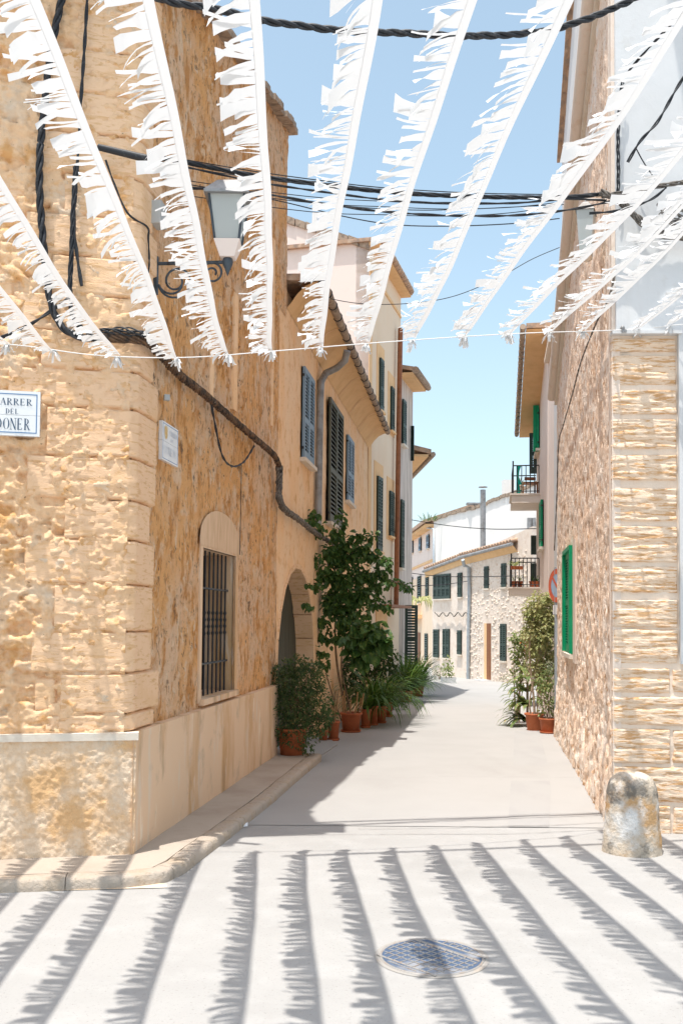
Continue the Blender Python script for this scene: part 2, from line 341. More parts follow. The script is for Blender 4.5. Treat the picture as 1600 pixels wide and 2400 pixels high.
# ------------------------------------------------------------------ the plan of the place
cL = G(293, 1998, .07)                       # corner of the left building
eL = G(643, 1772, .03)                       # end of its plinth
WL = Wall((cL.x, cL.y), (eL.x, eL.y), (1, 0))          # left street wall
fL = G(0, 2009, .07)
WF = Wall((cL.x, cL.y), (fL.x, fL.y), (0, -1))         # left front wall, u runs to the left
cR = G(1440, 1951, 0.0)
eR = G(1304, 1725)
WR = Wall((cR.x, cR.y), (eR.x, eR.y), (-1, 0))         # right street wall
WP = Wall((cR.x, cR.y), (cR.x + 3, cR.y - .12), (0, -1))   # right front wall, u runs right
def LU(px, py=1400): return WL.px(px, py)[0]
def RU(px, py=1400): return WR.px(px, py)[0]

# ------------------------------------------------------------------ ground
def sheet(x0, x1, y0, y1, mat, dz, name, nx=2, ny=40):
    mb = MB(); vs = []
    for j in range(ny + 1):
        y = y0 + (y1 - y0) * j / ny
        for i in range(nx + 1): vs.append((x0 + (x1 - x0) * i / nx, y, gz(y) + dz))
    mb.add(vs, [(j * (nx + 1) + i, j * (nx + 1) + i + 1, (j + 1) * (nx + 1) + i + 1, (j + 1) * (nx + 1) + i) for j in range(ny) for i in range(nx)], True)
    return mb
mb = MB()
ys = [-400, -5, 0, 10, 60, 900]; 
mb.add([(x, y, gz(min(y, 60))) for y in ys for x in (-600, 600)], [(2 * i, 2 * i + 1, 2 * i + 3, 2 * i + 2) for i in range(len(ys) - 1)])
struct('ground', mb, m_ground)
yj0, yj1 = G(900, 1937).y, G(900, 1957).y
struct('street_slab', sheet(-3, 6, yj0, 45, m_ground2, .004, 's'), m_ground2)
# drain strip along the street
def ground_strip(pairs, dz=.008):
    mb = MB(); vs = []
    for (a, b) in pairs:
        A, B = G(*a), G(*b); vs += [(A.x, A.y, A.z + dz), (B.x, B.y, B.z + dz)]
    mb.add(vs, [(2 * i, 2 * i + 1, 2 * i + 3, 2 * i + 2) for i in range(len(pairs) - 1)]); return mb
struct('drain_channel', ground_strip([((1190, 1940), (1286, 1940)), ((1195, 1850), (1290, 1850)), ((1202, 1780), (1280, 1780)), ((1205, 1715), (1262, 1715))]), m_drain)
def crack(name, pts, w, seed, dz=.006, jit=1.0):
    r = random.Random(seed); mb = MB(); L = []
    P = [G(*p) for p in pts]; Q = []
    for i in range(len(P) - 1):
        n = max(2, int((P[i + 1] - P[i]).length / .06))
        for k in range(n): Q.append(P[i].lerp(P[i + 1], k / n))
    Q.append(P[-1])
    for i, q in enumerate(Q):
        t = (Q[min(i + 1, len(Q) - 1)] - Q[max(i - 1, 0)]); t.z = 0; t.normalize(); s = Vector((-t.y, t.x, 0))
        o = s * r.uniform(-.012, .012) * jit; ww = w * r.uniform(.4, 1.2)
        L += [q + o + s * ww + Vector((0, 0, dz)), q + o - s * ww + Vector((0, 0, dz))]
    mb.add(L, [(2 * i, 2 * i + 1, 2 * i + 3, 2 * i + 2) for i in range(len(Q) - 1)])
    return struct(name, mb, m_seam)
crack('joint_line', [(585, 1960), (800, 1957), (1180, 1956), (1286, 1952), (1415, 1945)], .0035, 1, jit=.25)
crack('joint_line', [(840, 1945), (1180, 1939), (1290, 1937), (1418, 1930)], .0035, 2, dz=.011, jit=.25)
# sidewalk round the left corner
SWZ = .07
outer = [(-420, 2088), (0, 2064), (150, 2059), (301, 2054), (388, 2042), (434, 2020), (474, 1988), (525, 1952), (638, 1865), (724, 1791), (752, 1766)]
OP = [G(x, y, SWZ) for x, y in outer]
inner = [G(-420, 2036, SWZ), G(0, 2015, SWZ), G(150, 2006, SWZ), G(290, 1990, SWZ), G(300, 1985, SWZ), G(310, 1978, SWZ), G(340, 1960, SWZ), G(400, 1920, SWZ), G(520, 1845, SWZ), G(625, 1775, SWZ), G(650, 1755, SWZ)]
mb = MB()
KW = .13
def inset(i):
    t = (OP[min(i + 1, len(OP) - 1)] - OP[max(i - 1, 0)]).normalized(); return OP[i] + Vector((-t.y, t.x, 0)) * KW
IN = [inset(i) for i in range(len(OP))]
mb.add([p for a, b in zip(IN, inner) for p in (a, b)], [(2 * i, 2 * i + 1, 2 * i + 3, 2 * i + 2) for i in range(len(IN) - 1)])
mb.add([(p.x, p.y, -.1 if k else SWZ) for p in IN for k in (0, 1)], [(2 * i, 2 * i + 2, 2 * i + 3, 2 * i + 1) for i in range(len(IN) - 1)])
mb.add([(IN[-1].x, IN[-1].y, SWZ), (inner[-1].x, inner[-1].y, SWZ), (inner[-1].x, inner[-1].y, -.1), (IN[-1].x, IN[-1].y, -.1)], [(0, 1, 2, 3)])
walk = struct('sidewalk', mb, m_walk)
# kerb stones one by one
def kerbpath(d):
    acc = 0
    for i in range(len(OP) - 1):
        l = (OP[i + 1] - OP[i]).length
        if acc + l >= d or i == len(OP) - 2:
            f = (d - acc) / l; a = OP[i].lerp(OP[i + 1], f); b = IN[i].lerp(IN[i + 1], f); return a, b
        acc += l
tot = sum((OP[i + 1] - OP[i]).length for i in range(len(OP) - 1)); d = 0; r = random.Random(5)
while d < tot - .05:
    l = min(r.uniform(.45, .75), tot - d); n = 10; V = []; g = .0025
    prof = [(0, -.1), (-.006, -.005), (-.004, .03), (.0, .056), (.012, .068), (.04, .0715), (.12, .071), (.129, .062)]
    for i in range(n + 1):
        a, b = kerbpath(d + g + (l - 2 * g) * i / n); nrm = (b - a).normalized()
        for (o, z) in prof:
            jj = .004 * (vn(np.array((d + l * i / n) * 14.), np.array(z * 60 + o * 40), 3) - .5) * 2
            p = a + nrm * (o + float(jj)); V.append((p.x, p.y, z + float(jj)))
    k = len(prof)
    mb = MB(); mb.add(V, [(i * k + j, i * k + j + 1, (i + 1) * k + j + 1, (i + 1) * k + j) for i in range(n) for j in range(k - 1)], True)
    mb.add(V[:k], [tuple(range(k))]); mb.add(V[-k:], [tuple(reversed(range(k)))])
    obj('kerb_stone', mb, m_kerb, walk); d += l
struct('painted_line', ground_strip([((-400, 2104), (-400, 2116)), ((0, 2080), (0, 2092)), ((390, 2072), (392, 2082))], .005), m_paint)
# lower apron slab past the kerb
mb = MB(); ap = [G(724, 1793), G(790, 1748), G(770, 1732), G(650, 1758), G(655, 1785)]
mb.add([(p.x, p.y, gz(p.y) + .02) for p in ap] + [(p.x, p.y, -.3) for p in ap], [(0, 1, 2, 3, 4)] + [(i, (i + 1) % 5, (i + 1) % 5 + 5, i + 5) for i in range(5)])
struct('doorway_slab', mb, m_drain)

# manhole
mc = G(1011, 2244); t = thing('manhole_cover', 'round blue iron manhole cover with a worn square grid set in the pale concrete', 'manhole cover', (mc.x, mc.y, 0))
R0 = .243
obj('frame', MB().lathe(mc, [(R0 + .028, .0022), (R0 + .024, .0032), (R0 + .012, .004), (R0 + .004, .003)], 48), m_ring, t)
obj('rim', MB().lathe(mc, [(R0 + .004, .002), (R0 + .003, .0072), (R0 - .006, .0072), (R0 - .007, .005)], 48), m_rib, t)
mb = MB(); mb.add([mc + Vector((cos(a * pi / 24) * (R0 - .008), sin(a * pi / 24) * (R0 - .008), .0065)) for a in range(48)], [tuple(range(48))])
obj('lid', mb, m_lid, t)
mb = MB(); A = RAD(-47); ca, sa = cos(A), sin(A)
def ribseg(x0, y0, x1, y1, w=.0024, h=.003):
    p = [(x0, y0), (x1, y1)]; dx, dy = x1 - x0, y1 - y0; l = math.hypot(dx, dy)
    if l < .01: return
    nx, ny = -dy / l * w, dx / l * w
    q = [(x0 + nx, y0 + ny), (x0 - nx, y0 - ny), (x1 - nx, y1 - ny), (x1 + nx, y1 + ny)]
    f = lambda a, z: Vector((mc.x + a[0] * ca - a[1] * sa, mc.y + a[0] * sa + a[1] * ca, z))
    mb.hexa([f(a, .0065) for a in q] + [f(a, .0065 + h) for a in q])
rr = R0 - .02; pitch = .041
for k in range(-7, 8):
    o = k * pitch; h2 = rr * rr - o * o
    if h2 <= 0: continue
    c = math.sqrt(h2)
    if abs(o) > .13 and k != -5:                       # solid side panels
        pass
    for (u, v) in ([(-c, c)]):
        if k not in (4, -4, -6): ribseg(u, o, v, o)
for k in range(-7, 8):
    o = k * pitch; h2 = rr * rr - o * o
    if h2 <= 0: continue
    c = math.sqrt(h2); ribseg(o, max(-c, -.18), o, min(c, .11)); ribseg(o, .165, o, c) if c > .17 else None
ribseg(-.2, .11, .2, .11, .006); ribseg(-.19, .165, .19, .165, .006); ribseg(-.185, -.18, .185, -.18, .006)
obj('grid_ribs', mb, m_rib, t)

# ------------------------------------------------------------------ LEFT CORNER BUILDING
UA = LU(664)                                  # far end of the tall part
UB = UA - .42                                 # where the lower smooth plaster begins
roofpts = [WL.px(x, y, .12) for x, y in [(372, -10), (525, 46), (592, 150), (699, 306)]]
z_far = roofpts[-1][1]; z_near = 6.0
def rooflineL(u):
    P = [(0, z_near)] + [(a, b) for a, b in roofpts[1:3]] + [(UA, z_far)]
    for (a, b), (c, d) in zip(P, P[1:]):
        if u <= c: return b + (d - b) * (u - a) / (c - a)
    return P[-1][1]
A = thing('stone_corner_building', 'tall ochre stone building on the left corner with a barred window and chamfered quoins', 'building', (cL.x, cL.y, .07))
PZ = .85
win = (WL.px(472, 1400)[0], WL.px(549, 1400)[0], WL.px(472, 1638)[1], WL.px(472, 1283)[1])
def keepA(u, z):
    inwin = (u > win[0]) & (u < win[1]) & (z > win[2]) & (z < win[3])
    low = (u > UB) & (z < 5.25)
    P = [(0, z_near)] + list(roofpts[1:3]) + [(UA, z_far)]
    top = np.interp(u, [p[0] for p in P], [p[1] for p in P])
    return ~inwin & ~low & (z < top)
def dispA(u, z):
    rough = sstep(.42, .58, fbm(u * 1.1, z * .9, 3, 4)) * .7 + .3
    n = fbm(u * 9, z * 7, 4, 1); pit = sstep(.50, .66, fbm(u * 15, z * 12, 3, 9))
    d = (n - .5) * .035 * rough - pit * .016 * rough + (fbm(u * .8, z * .8, 2, 7) - .5) * .03
    # plain plaster margin round the window
    mx = np.maximum(np.maximum(win[0] - u, u - win[1]), np.maximum(win[2] - z, z - win[3]))
    k = sstep(.10, .22, mx); return d * k - .004
obj('side_wall', None, m_rough, A, mesh=wall_grid(WL, .0, UA, PZ - .02, 8.4, .022, dispA, keepA))
# flush dry lintel arch patch above window
mb = MB(); uc = (win[0] + win[1]) / 2; hw = (win[1] - win[0]) / 2 + .12
pts = [WL.P(uc - hw, win[3] + .02, .017), WL.P(uc + hw, win[3] + .02, .017)] + [WL.P(uc + hw * cos(a * pi / 12), win[3] + .10 + .26 * sin(a * pi / 12), .017) for a in range(0, 13)]
mb.quad(*pts); obj('relieving_arch', mb, m_scratch, A)
# window: reveals, sill, grille
w_ = thing_part = obj('window', MB().wbox(WL, win[0] - .01, win[1] + .01, win[2], win[3], -.30, -.28), m_brownin, A)
mb = MB(); rev = .17
mb.quad(WL.P(win[1], win[2] - .02, .012), WL.P(win[1], win[3], .012), WL.P(win[1], win[3], -.29), WL.P(win[1], win[2] - .02, -.29))
mb.quad(WL.P(win[0], win[2] - .02, .012), WL.P(win[0], win[3], .012), WL.P(win[0], win[3], -.29), WL.P(win[0], win[2] - .02, -.29))
mb.quad(WL.P(win[0], win[3], .012), WL.P(win[1], win[3], .012), WL.P(win[1], win[3], -.29), WL.P(win[0], win[3], -.29))
mb.wbox(WL, win[1], win[1] + .11, win[2] - .03, win[3] + .1, -.02, .011)
mb.wbox(WL, win[0] - .07, win[0], win[2] - .03, win[3] + .1, -.02, .010)
mb.wbox(WL, win[0] - .02, win[1] + .02, win[3], win[3] + .12, -.02, .012)
obj('reveal', mb, m_plinth_s, w_)
obj('sill', MB().wbox(WL, win[0] - .03, win[1] + .06, win[2] - .05, win[2], -.29, .045), m_plinth_s, w_)
nb = 8
for i in range(nb):
    u = win[0] + (win[1] - win[0]) * (i + .5) / nb; mb = MB(); o = -.07
    zc = (win[2] + win[3]) / 2
    mb.tube([WL.P(u, win[2], o), WL.P(u, win[3], o)], .0085, 6)
    for dz in (-.09, -.03, .03, .09):
        mb.lathe(WL.P(u, zc + dz, o), [(.0085, -.02), (.017, 0), (.0085, .02)], 8)
    obj('bar', mb, m_iron, w_)
for fz in (.22, .74):
    z = win[2] + (win[3] - win[2]) * fz
    obj('crossbar', MB().wbox(WL, win[0], win[1], z - .008, z + .008, -.082, -.058), m_ironb, w_)
# plinth: rough front, smooth side, pale cap
UE = LU(641)
def dpl(u, z): return .06 + (fbm(u * 42, z * 42, 2, 2) - .5) * .014 + (fbm(u * 3, z * 3, 2, 5) - .5) * .006
obj('plinth_front', None, m_plinth_f, A, mesh=wall_grid(WF, -.06, 2.6, -.02, PZ - .045, .0085, dpl))
def dps(u, z): return .06 + (fbm(u * 3, z * 1.6, 3, 8) - .5) * .014
obj('plinth_side', None, m_plinth_s, A, mesh=wall_grid(WL, -.055, UE, -.05, PZ - .04, .03, dps))
mb = MB().wbox(WF, -.075, 4.6, PZ - .045, PZ + .003, -.02, .072); obj('plinth_cap', mb, m_cap, A)
mb = MB().wbox(WL, -.02, UE + .01, PZ - .046, PZ + .002, -.02, .064); mb.wbox(WL, UE - .03, UE, -.2, PZ - .046, -.1, .062); obj('plinth_cap', mb, m_plinth_s, A)
# front wall of rubble
def dispF(u, z):
    f1, f2, idv = worley(u * 5.2 + fbm(u * 4, z * 4, 2, 3) * .8, z * 7.5, 3)
    st = sstep(.02, .30, f2 - f1) * (.5 + .5 * idv)
    d = st * .012 + (np.abs(fbm(u * 9, z * 12, 5, 6) - .5) * -2 + .25) * .042 + (fbm(u * 30, z * 36, 3, 16) - .5) * .03 + (fbm(u * 1.3, z * 1.3, 2, 6) - .5) * .02
    pit = sstep(.58, .70, fbm(u * 9, z * 14, 3, 14)) * .035
    return d - pit + .022
obj('front_wall', None, m_rubble, A, mesh=wall_grid(WF, .02, 3.6, PZ - .02, 6.0, .011, dispF))
# quoin blocks wrapping the corner
def corner_block(wf, ws, uf, us, z0, z1, disp, seed, step=.012, r=.035):
    """grid that runs along the front (u<0), round the corner and along the side (u>0)"""
    nu = int((uf + us) / step); nz = max(4, int((z1 - z0) / step))
    u = np.linspace(-uf, us, nu + 1); z = np.linspace(z0, z1, nz + 1); U, Z = np.meshgrid(u, z)
    fu = np.maximum(-U, 0); su = np.maximum(U, 0)
    bl = sstep(-r, r, U)
    NX = wf.n.x * (1 - bl) + ws.n.x * bl; NY = wf.n.y * (1 - bl) + ws.n.y * bl; ln = np.hypot(NX, NY); NX /= ln; NY /= ln
    rd = np.clip(1 - np.abs(U) / r, 0, 1) ** 2 * r * .55
    e = np.minimum(np.minimum(U + uf, us - U), np.minimum(Z - z0, z1 - Z) * 1.3)
    e = e + (fbm(U * 18, Z * 18, 2, seed) - .5) * .012
    fall = sstep(-.004, .010, e)
    D = disp(U, Z, seed) * fall - (1 - fall) * .016 - rd
    X = wf.a.x + wf.t.x * fu + ws.t.x * su + NX * D; Y = wf.a.y + wf.t.y * fu + ws.t.y * su + NY * D
    V = np.stack([X, Y, Z], -1).reshape(-1, 3); I = np.arange(V.shape[0]).reshape(nz + 1, nu + 1)
    Q = np.stack([I[:-1, :-1], I[:-1, 1:], I[1:, 1:], I[1:, :-1]], -1).reshape(-1, 4)
    return np_mesh('stone_block', V, Q)
def d_quoin(U, Z, sd):
    k = (sd * 37 % 10) / 10
    line = fbm(U * 3, Z * 38, 3, sd) - .5; pits = sstep(.60, .68, fbm(U * 20, Z * 34, 3, sd + 2))
    er = sstep(.60, .66, fbm(U * 3.2, Z * 4.5, 4, sd + 5)) * (.2 + k)
    side = sstep(0, .06, U)
    return 0.034 + line * .007 * (1 - side * .7) - pits * .009 * (.5 + k) * (1 - side * .6) - er * .018 * np.abs(fbm(U * 14, Z * 40, 4, sd + 8) - .3) * (1 - side * .7) + (fbm(U * 2, Z * 2, 2, sd) - .5) * .003
ylines = [1715, 1672, 1577, 1480, 1370, 1266, 1173, 1074, 960, 872, 786, 700, 610, 515, 420, 325, 230, 130, 30, -70]
lefts = [105, 140, 72, 125, 58, 150, 62, 108, 18, 95, 30, 120, 60, 150, 90, 170, 120, 180, 120]
sides = [350, 362, 345, 348, 352, 342, 356, 358, 362, 352, 368, 350, 360, 350, 372, 352, 368, 360, 372]
for i in range(len(ylines) - 1):
    ya, yb = ylines[i], ylines[i + 1]
    za = WF.px(285, ya)[1]; zb = WF.px(285, yb)[1]
    uf = WF.px(lefts[i], (ya + yb) / 2)[0]; us = WL.px(sides[i], (ya + yb) / 2)[0]
    obj('stone_block', None, m_quoin, A, mesh=corner_block(WF, WL, uf, us, za + .0012, zb - .0012, d_quoin, i * 3 + 7))
# a few dressed stones among the rubble on the front
for (x0, x1, y0, y1) in [(72, 138, 1672, 1583), (30, 62, 1262, 1180), (-60, 14, 870, 790), (-90, 40, 700, 620), (10, 90, 500, 430)]:
    ua, ub = WF.px(x0, y0)[0], WF.px(x1, y0)[0]; za, zb = WF.px((x0 + x1) / 2, y0)[1], WF.px((x0 + x1) / 2, y1)[1]
    me = wall_grid(WF, ub + .005, ua - .005, za, zb, .012, lambda U, Z: .022 + (fbm(U * 9, Z * 20, 3, x0) - .5) * .02 - .05 * (1 - sstep(0, .03, np.minimum(np.minimum(U - ub - .005, ua - .005 - U), np.minimum(Z - za, zb - Z)))))
    obj('stone_block', None, m_quoin, A, mesh=me)
# vertical plaster scars on upper side wall
for (x, y0, y1, w) in [(497, 700, 930, .055), (552, 690, 962, .07), (640, 560, 1000, .05)]:
    a, za = WL.px(x, y0); b, zb = WL.px(x - 4, y1); obj('plaster_scar', MB().wbox(WL, (a + b) / 2 - w, (a + b) / 2 + w, zb, za, -.02, .014), m_plaster_l, A)
obj('front_eave', MB().wbox(WF, -.30, 4.6, 6.05, 6.14, -.4, .29), m_tileg, A)
obj('front_wall_top', MB().wbox(WF, .0, 4.6, 5.95, 6.05, -.4, .0), m_rough, A)
# roof: slab with ragged eave stones, far gable return, back closure
mb = MB(); nn = 26
for i in range(nn):
    u0, u1 = (UA + .1) * i / nn, (UA + .1) * (i + 1) / nn
    z0, z1 = rooflineL(min(u0, UA)), rooflineL(min(u1, UA)); r = random.Random(i); o = .10 + r.uniform(-.02, .03); dz = r.uniform(-.01, .015)
    mb.hexa([WL.P(u0, z0 - .02 + dz, -4), WL.P(u1 - .006, z1 - .02 + dz, -4), WL.P(u1 - .006, z1 - .02 + dz, o), WL.P(u0, z0 - .02 + dz, o),
             WL.P(u0, z0 + .05 + dz, -4), WL.P(u1 - .006, z1 + .05 + dz, -4), WL.P(u1 - .006, z1 + .05 + dz, o), WL.P(u0, z0 + .05 + dz, o)])
obj('roof', mb, m_tileg, A)
mb = MB(); mb.quad(WL.P(UA, 4.9, -.01), WL.P(UA, z_far, -.01), WL.P(UA, z_far, -4), WL.P(UA, 4.9, -4))
mb.quad(WL.P(0, 0, -4), WL.P(UA, 0, -4), WL.P(UA, z_far, -4), WL.P(0, z_near, -4)); obj('back_wall', mb, m_rough, A)

# ------------------------------------------------------------------ windows
def slatted(mb, w, u0, u1, z0, z1, o, n, th=.012, tilt=.6):
    for i in range(n):
        z = z0 + (z1 - z0) * (i + .5) / n; h = (z1 - z0) / n
        mb.hexa([w.P(u0, z - h * .42, o + .012), w.P(u1, z - h * .42, o + .012), w.P(u1, z - h * .42 + th, o + .014), w.P(u0, z - h * .42 + th, o + .014),
                 w.P(u0, z + h * .12, o - .012), w.P(u1, z + h * .12, o - .012), w.P(u1, z + h * .12 + th, o - .010), w.P(u0, z + h * .12 + th, o - .010)])
def shutters(parent, w, u0, u1, z0, z1, mat, leaves=2, off=.03, n=16, midrail=.42, sill=True, sillmat=None, backing=True):
    if u0 > u1: u0, u1 = u1, u0
    wdw = obj('window', MB().wbox(w, u0 - .01, u1 + .01, z0, z1, off - .028, off - .022), m_black, parent)
    lw = (u1 - u0) / leaves; st = min(.055, lw * .2)
    for k in range(leaves):
        a, b = u0 + lw * k + .003, u0 + lw * (k + 1) - .003
        mb = MB()
        mb.wbox(w, a, a + st, z0, z1, off - .016, off + .018); mb.wbox(w, b - st, b, z0, z1, off - .016, off + .018)
        zm = z0 + (z1 - z0) * midrail
        for (p, q) in [(z0, z0 + .09), (zm - .035, zm + .035), (z1 - .07, z1)]:
            mb.wbox(w, a + st, b - st, p, q, off - .015, off + .017)
        lf = obj('shutter', mb, mat, wdw)
        n1 = max(2, int(n * midrail)); n2 = max(2, n - n1)
        s2 = MB(); slatted(s2, w, a + st, b - st, z0 + .09, zm - .035, off, n1); slatted(s2, w, a + st, b - st, zm + .035, z1 - .07, off, n2)
        # thing > part > sub-part: slats hang under the window beside their leaf
        sl = obj('slats', s2, mat, wdw); sl['kind'] = 'stuff'
    if sill: obj('sill', MB().wbox(w, u0 - .06, u1 + .06, z0 - .06, z0 - .01, -.02, off + .05), sillmat or m_cap, wdw)
    mb = MB()
    for zz in (z0 + .12, z1 - .12):
        for uu in (u0 - .03, u1 + .03): mb.box(w.P(uu, zz, off), (.03, .03, .03))
    obj('hinge', mb, m_iron, wdw, kind='stuff')
    return wdw
def qwin(w, x0, x1, ytop, ybot, off=0):
    """window rectangle from the pixels of its near vertical edge"""
    a, zt = w.px(x0, ytop, off); _, zb = w.px(x0, ybot, off); b, _ = w.px(x1, ytop, off); return a, b, zb, zt

# ------------------------------------------------------------------ LEFT OCHRE HOUSE (lower, with arched door and coved eave)
UC = LU(861, 1200)
B = thing('ochre_plaster_house', 'ochre plastered house with arched doorway, blue and olive shutters and coved orange eave', 'house', tuple(WL.P(UB, 0)))
eav = [WL.px(755, 673, .38), WL.px(903, 1008, .38)]
def eaz(u): (a, za), (b, zb) = eav; return za + (zb - za) * (u - a) / (b - a)
d0, d1 = WL.px(650, 1500)[0], WL.px(735, 1500)[0]; dc = (d0 + d1) / 2; dr = (d1 - d0) / 2
dtop = WL.px(690, 1322)[1]; dsp = dtop - dr * 1.02
def keepB(u, z):
    ind = (u > d0) & (u < d1) & (z < dsp); ina = ((u - dc) ** 2 + (z - dsp) ** 2 < dr * dr) & (z >= dsp)
    return ~(ind | ina)
def dispB(u, z):
    k = sstep(.0, .14, np.where(z < dsp, np.abs(u - dc) - dr, np.hypot(u - dc, z - dsp) - dr))
    near = 1 - sstep(.2, 2.2, u - UB)
    return ((fbm(u * 5, z * 4, 4, 21) - .5) * .022 + (fbm(u * 14, z * 11, 3, 23) - .5) * .018 * near) * k - .006
obj('front_wall', None, m_plaster_l, B, mesh=wall_grid(WL, UB, UC + .02, -.4, 5.6, .04, dispB, keepB))
# door surround: voussoirs and jamb stones, each a block; deep reveal; door leaf
nv_ = 11
for i in range(nv_):
    a0, a1 = pi * i / nv_, pi * (i + 1) / nv_ - .012; mb = MB(); ps = []
    for o in (-.26, .004):
        ps.append([WL.P(dc + (dr - .01) * cos(a), dsp + (dr - .01) * sin(a), o) for a in (a0, a1)] + [WL.P(dc + (dr + .05) * cos(a), dsp + (dr + .05) * sin(a), o) for a in (a1, a0)])
    mb.hexa(ps[0] + ps[1]); obj('voussoir', mb, m_quoin, B)
zs = -.25
while zs < dsp - .02:
    zt = min(zs + .27, dsp)
    obj('jamb_stone', MB().wbox(WL, d1 - .01, d1 + .05, zs, zt - .008, -.26, .006), m_quoin, B)
    obj('jamb_stone', MB().wbox(WL, d0 - .03, d0 + .01, zs, zt - .008, -.26, .005), m_plaster_l, B); zs += .27
dl = MB(); npl = 9
door = obj('arched_door', MB().wbox(WL, d0 - .05, d1 + .05, -.3, dtop + .1, -.31, -.285), m_black, B)
for i in range(npl):
    a, b = d0 + (d1 - d0) * i / npl + .004, d0 + (d1 - d0) * (i + 1) / npl - .004; m = (a + b) / 2
    zt = dsp + math.sqrt(max(0, dr * dr - (m - dc) ** 2)) + .06
    obj('door_board', MB().wbox(WL, a, b, -.25, zt, -.285, -.25), m_door, door)
# coved soffit with faint ribs
mb = MB(); prof = [(0, -.36), (.05, -.30), (.12, -.20), (.22, -.10), (.33, -.05), (.38, -.045)]
nu = 24; U0, U1 = UA + .01, UC + .12
vs = []
for i in range(nu + 1):
    u = U0 + (U1 - U0) * i / nu
    for (o, dz) in prof: vs.append(WL.P(u, eaz(u) + dz, o))
mb.add(vs, [(i * 6 + j, i * 6 + j + 1, (i + 1) * 6 + j + 1, (i + 1) * 6 + j) for i in range(nu) for j in range(5)], True)
mb.quad(*[WL.P(U1, eaz(U1) + dz, o) for (o, dz) in prof], WL.P(U1, eaz(U1) + .05, .38), WL.P(U1, eaz(U1) + .05, 0))
obj('soffit', mb, m_soffit, B)
for i in range(7):
    u = U0 + .5 + (U1 - U0 - .6) * i / 6.5; mb = MB(); vs = []
    for uu in (u, u + .03):
        for (o, dz) in prof: vs.append(WL.P(uu, eaz(uu) + dz - .006, o + .004))
    mb.add(vs, [(j, j + 1, 7 + j, 6 + j) for j in range(5)], True); obj('soffit_rib', mb, m_plaster_l, B)
mb = MB(); mb.hexa([WL.P(UB, eaz(UB) - .03, -5), WL.P(U1, eaz(U1) - .03, -5), WL.P(U1, eaz(U1) - .03, .40), WL.P(UA, eaz(UA) - .03, .40),
                    WL.P(UB, eaz(UB) + .05, -5), WL.P(U1, eaz(U1) + .05, -5), WL.P(U1, eaz(U1) + .05, .40), WL.P(UA, eaz(UA) + .05, .40)]); obj('roof', mb, m_tile, B)
# gutter of clay channels, each piece, with straps
n = 20
for i in range(n):
    u0 = UA + .05 + (UC + .05 - UA) * i / n; u1 = UA + .05 + (UC + .05 - UA) * (i + 1) / n
    obj('gutter_piece', MB().tube([WL.P(u0, eaz(u0) - .02, .42), WL.P(u1, eaz(u1) - .025, .42)], [.062, .052], 10), m_tileg, B)
    obj('gutter_strap', MB().tube([WL.P(u0 - .008, eaz(u0) - .02, .42), WL.P(u0 + .01, eaz(u0) - .02, .42)], .067, 10), m_iron, B)
dpts = [WL.pt(813, 822, .42), WL.pt(808, 845, .38), WL.pt(790, 862, .25), WL.pt(763, 875, .08), WL.pt(752, 895, .06), WL.pt(750, 940, .06), WL.pt(745, 1230, .06)]
obj('downpipe', MB().tube(dpts, .052, 10), m_zinc, B)
a, b, zb, zt = qwin(WL, 707, 731, 858, 1073); shutters(B, WL, a, b, zb, zt, m_blue, n=22)
a, b, zb, zt = qwin(WL, 766, 797, 930, 1222); shutters(B, WL, a, b, zb, zt, m_olive, n=24, off=.05)
a, b, zb, zt = qwin(WL, 811, 825, 1018, 1172); shutters(B, WL, a, b, zb, zt, m_blue, n=18)
obj('house_number_plate', MB().wbox(WL, LU(768, 1315), LU(774, 1315), WL.px(770, 1330)[1], WL.px(770, 1312)[1], 0, .02), m_inkb, B)
mb = MB(); mb.quad(WL.P(UB, -.4, -5), WL.P(UC, -.4, -5), WL.P(UC, 6.5, -5), WL.P(UB, 6.5, -5)); obj('back_wall', mb, m_plaster_l, B)

# ------------------------------------------------------------------ CREAM HOUSE with pink gable wall
_c = WL.P(UC, 0); _k = flatP(960, 1400, 25.5)
W2 = Wall((_c.x, _c.y), (_k.x, _k.y), (1, 0)); UC2 = 0.0
def L2(px, py=1400): return W2.px(px, py)[0]
UD = L2(936, 1200)
C_ = thing('cream_house', 'tall cream house with pinkish gable wall, orange window surrounds and brown downpipe', 'house', tuple(W2.P(UC2, -.2)))
ez = [W2.px(905, 551, .26)[1], W2.px(948, 696, .26)[1]]
EC = (ez[0] + ez[1]) / 2
WG = Wall(tuple(W2.P(UC2, 0))[:2], tuple(W2.P(UC2, 0, -6))[:2], (0, -1))   # u runs left
gl = [WG.px(905, 551), WG.px(672, 512)]
mb = MB(); mb.quad(WG.P(0, 0), WG.P(0, EC - .05), WG.P(gl[1][0], gl[1][1]), WG.P(7, gl[1][1] + .4), WG.P(7, 0)); obj('gable_wall', mb, m_pink, C_)
mb = MB(); 
for i in range(14):
    f0, f1 = i / 14, (i + 1) / 14; L_ = gl[1][0] + 1.5
    def zz(f): return EC - .05 + (gl[1][1] - EC + .05) * (f * L_ / gl[1][0])
    mb.hexa([WG.P(f0 * L_, zz(f0) - .12, -.2), WG.P(f1 * L_ - .02, zz(f1) - .12, -.2), WG.P(f1 * L_ - .02, zz(f1) - .12, .05 + .02 * (i % 2)), WG.P(f0 * L_, zz(f0) - .12, .05 + .02 * (i % 2)),
             WG.P(f0 * L_, zz(f0) + .04, -.2), WG.P(f1 * L_ - .02, zz(f1) + .04, -.2), WG.P(f1 * L_ - .02, zz(f1) + .04, .05 + .02 * (i % 2)), WG.P(f0 * L_, zz(f0) + .04, .05 + .02 * (i % 2))])
obj('verge_tiles', mb, m_tileg, C_, kind='stuff')
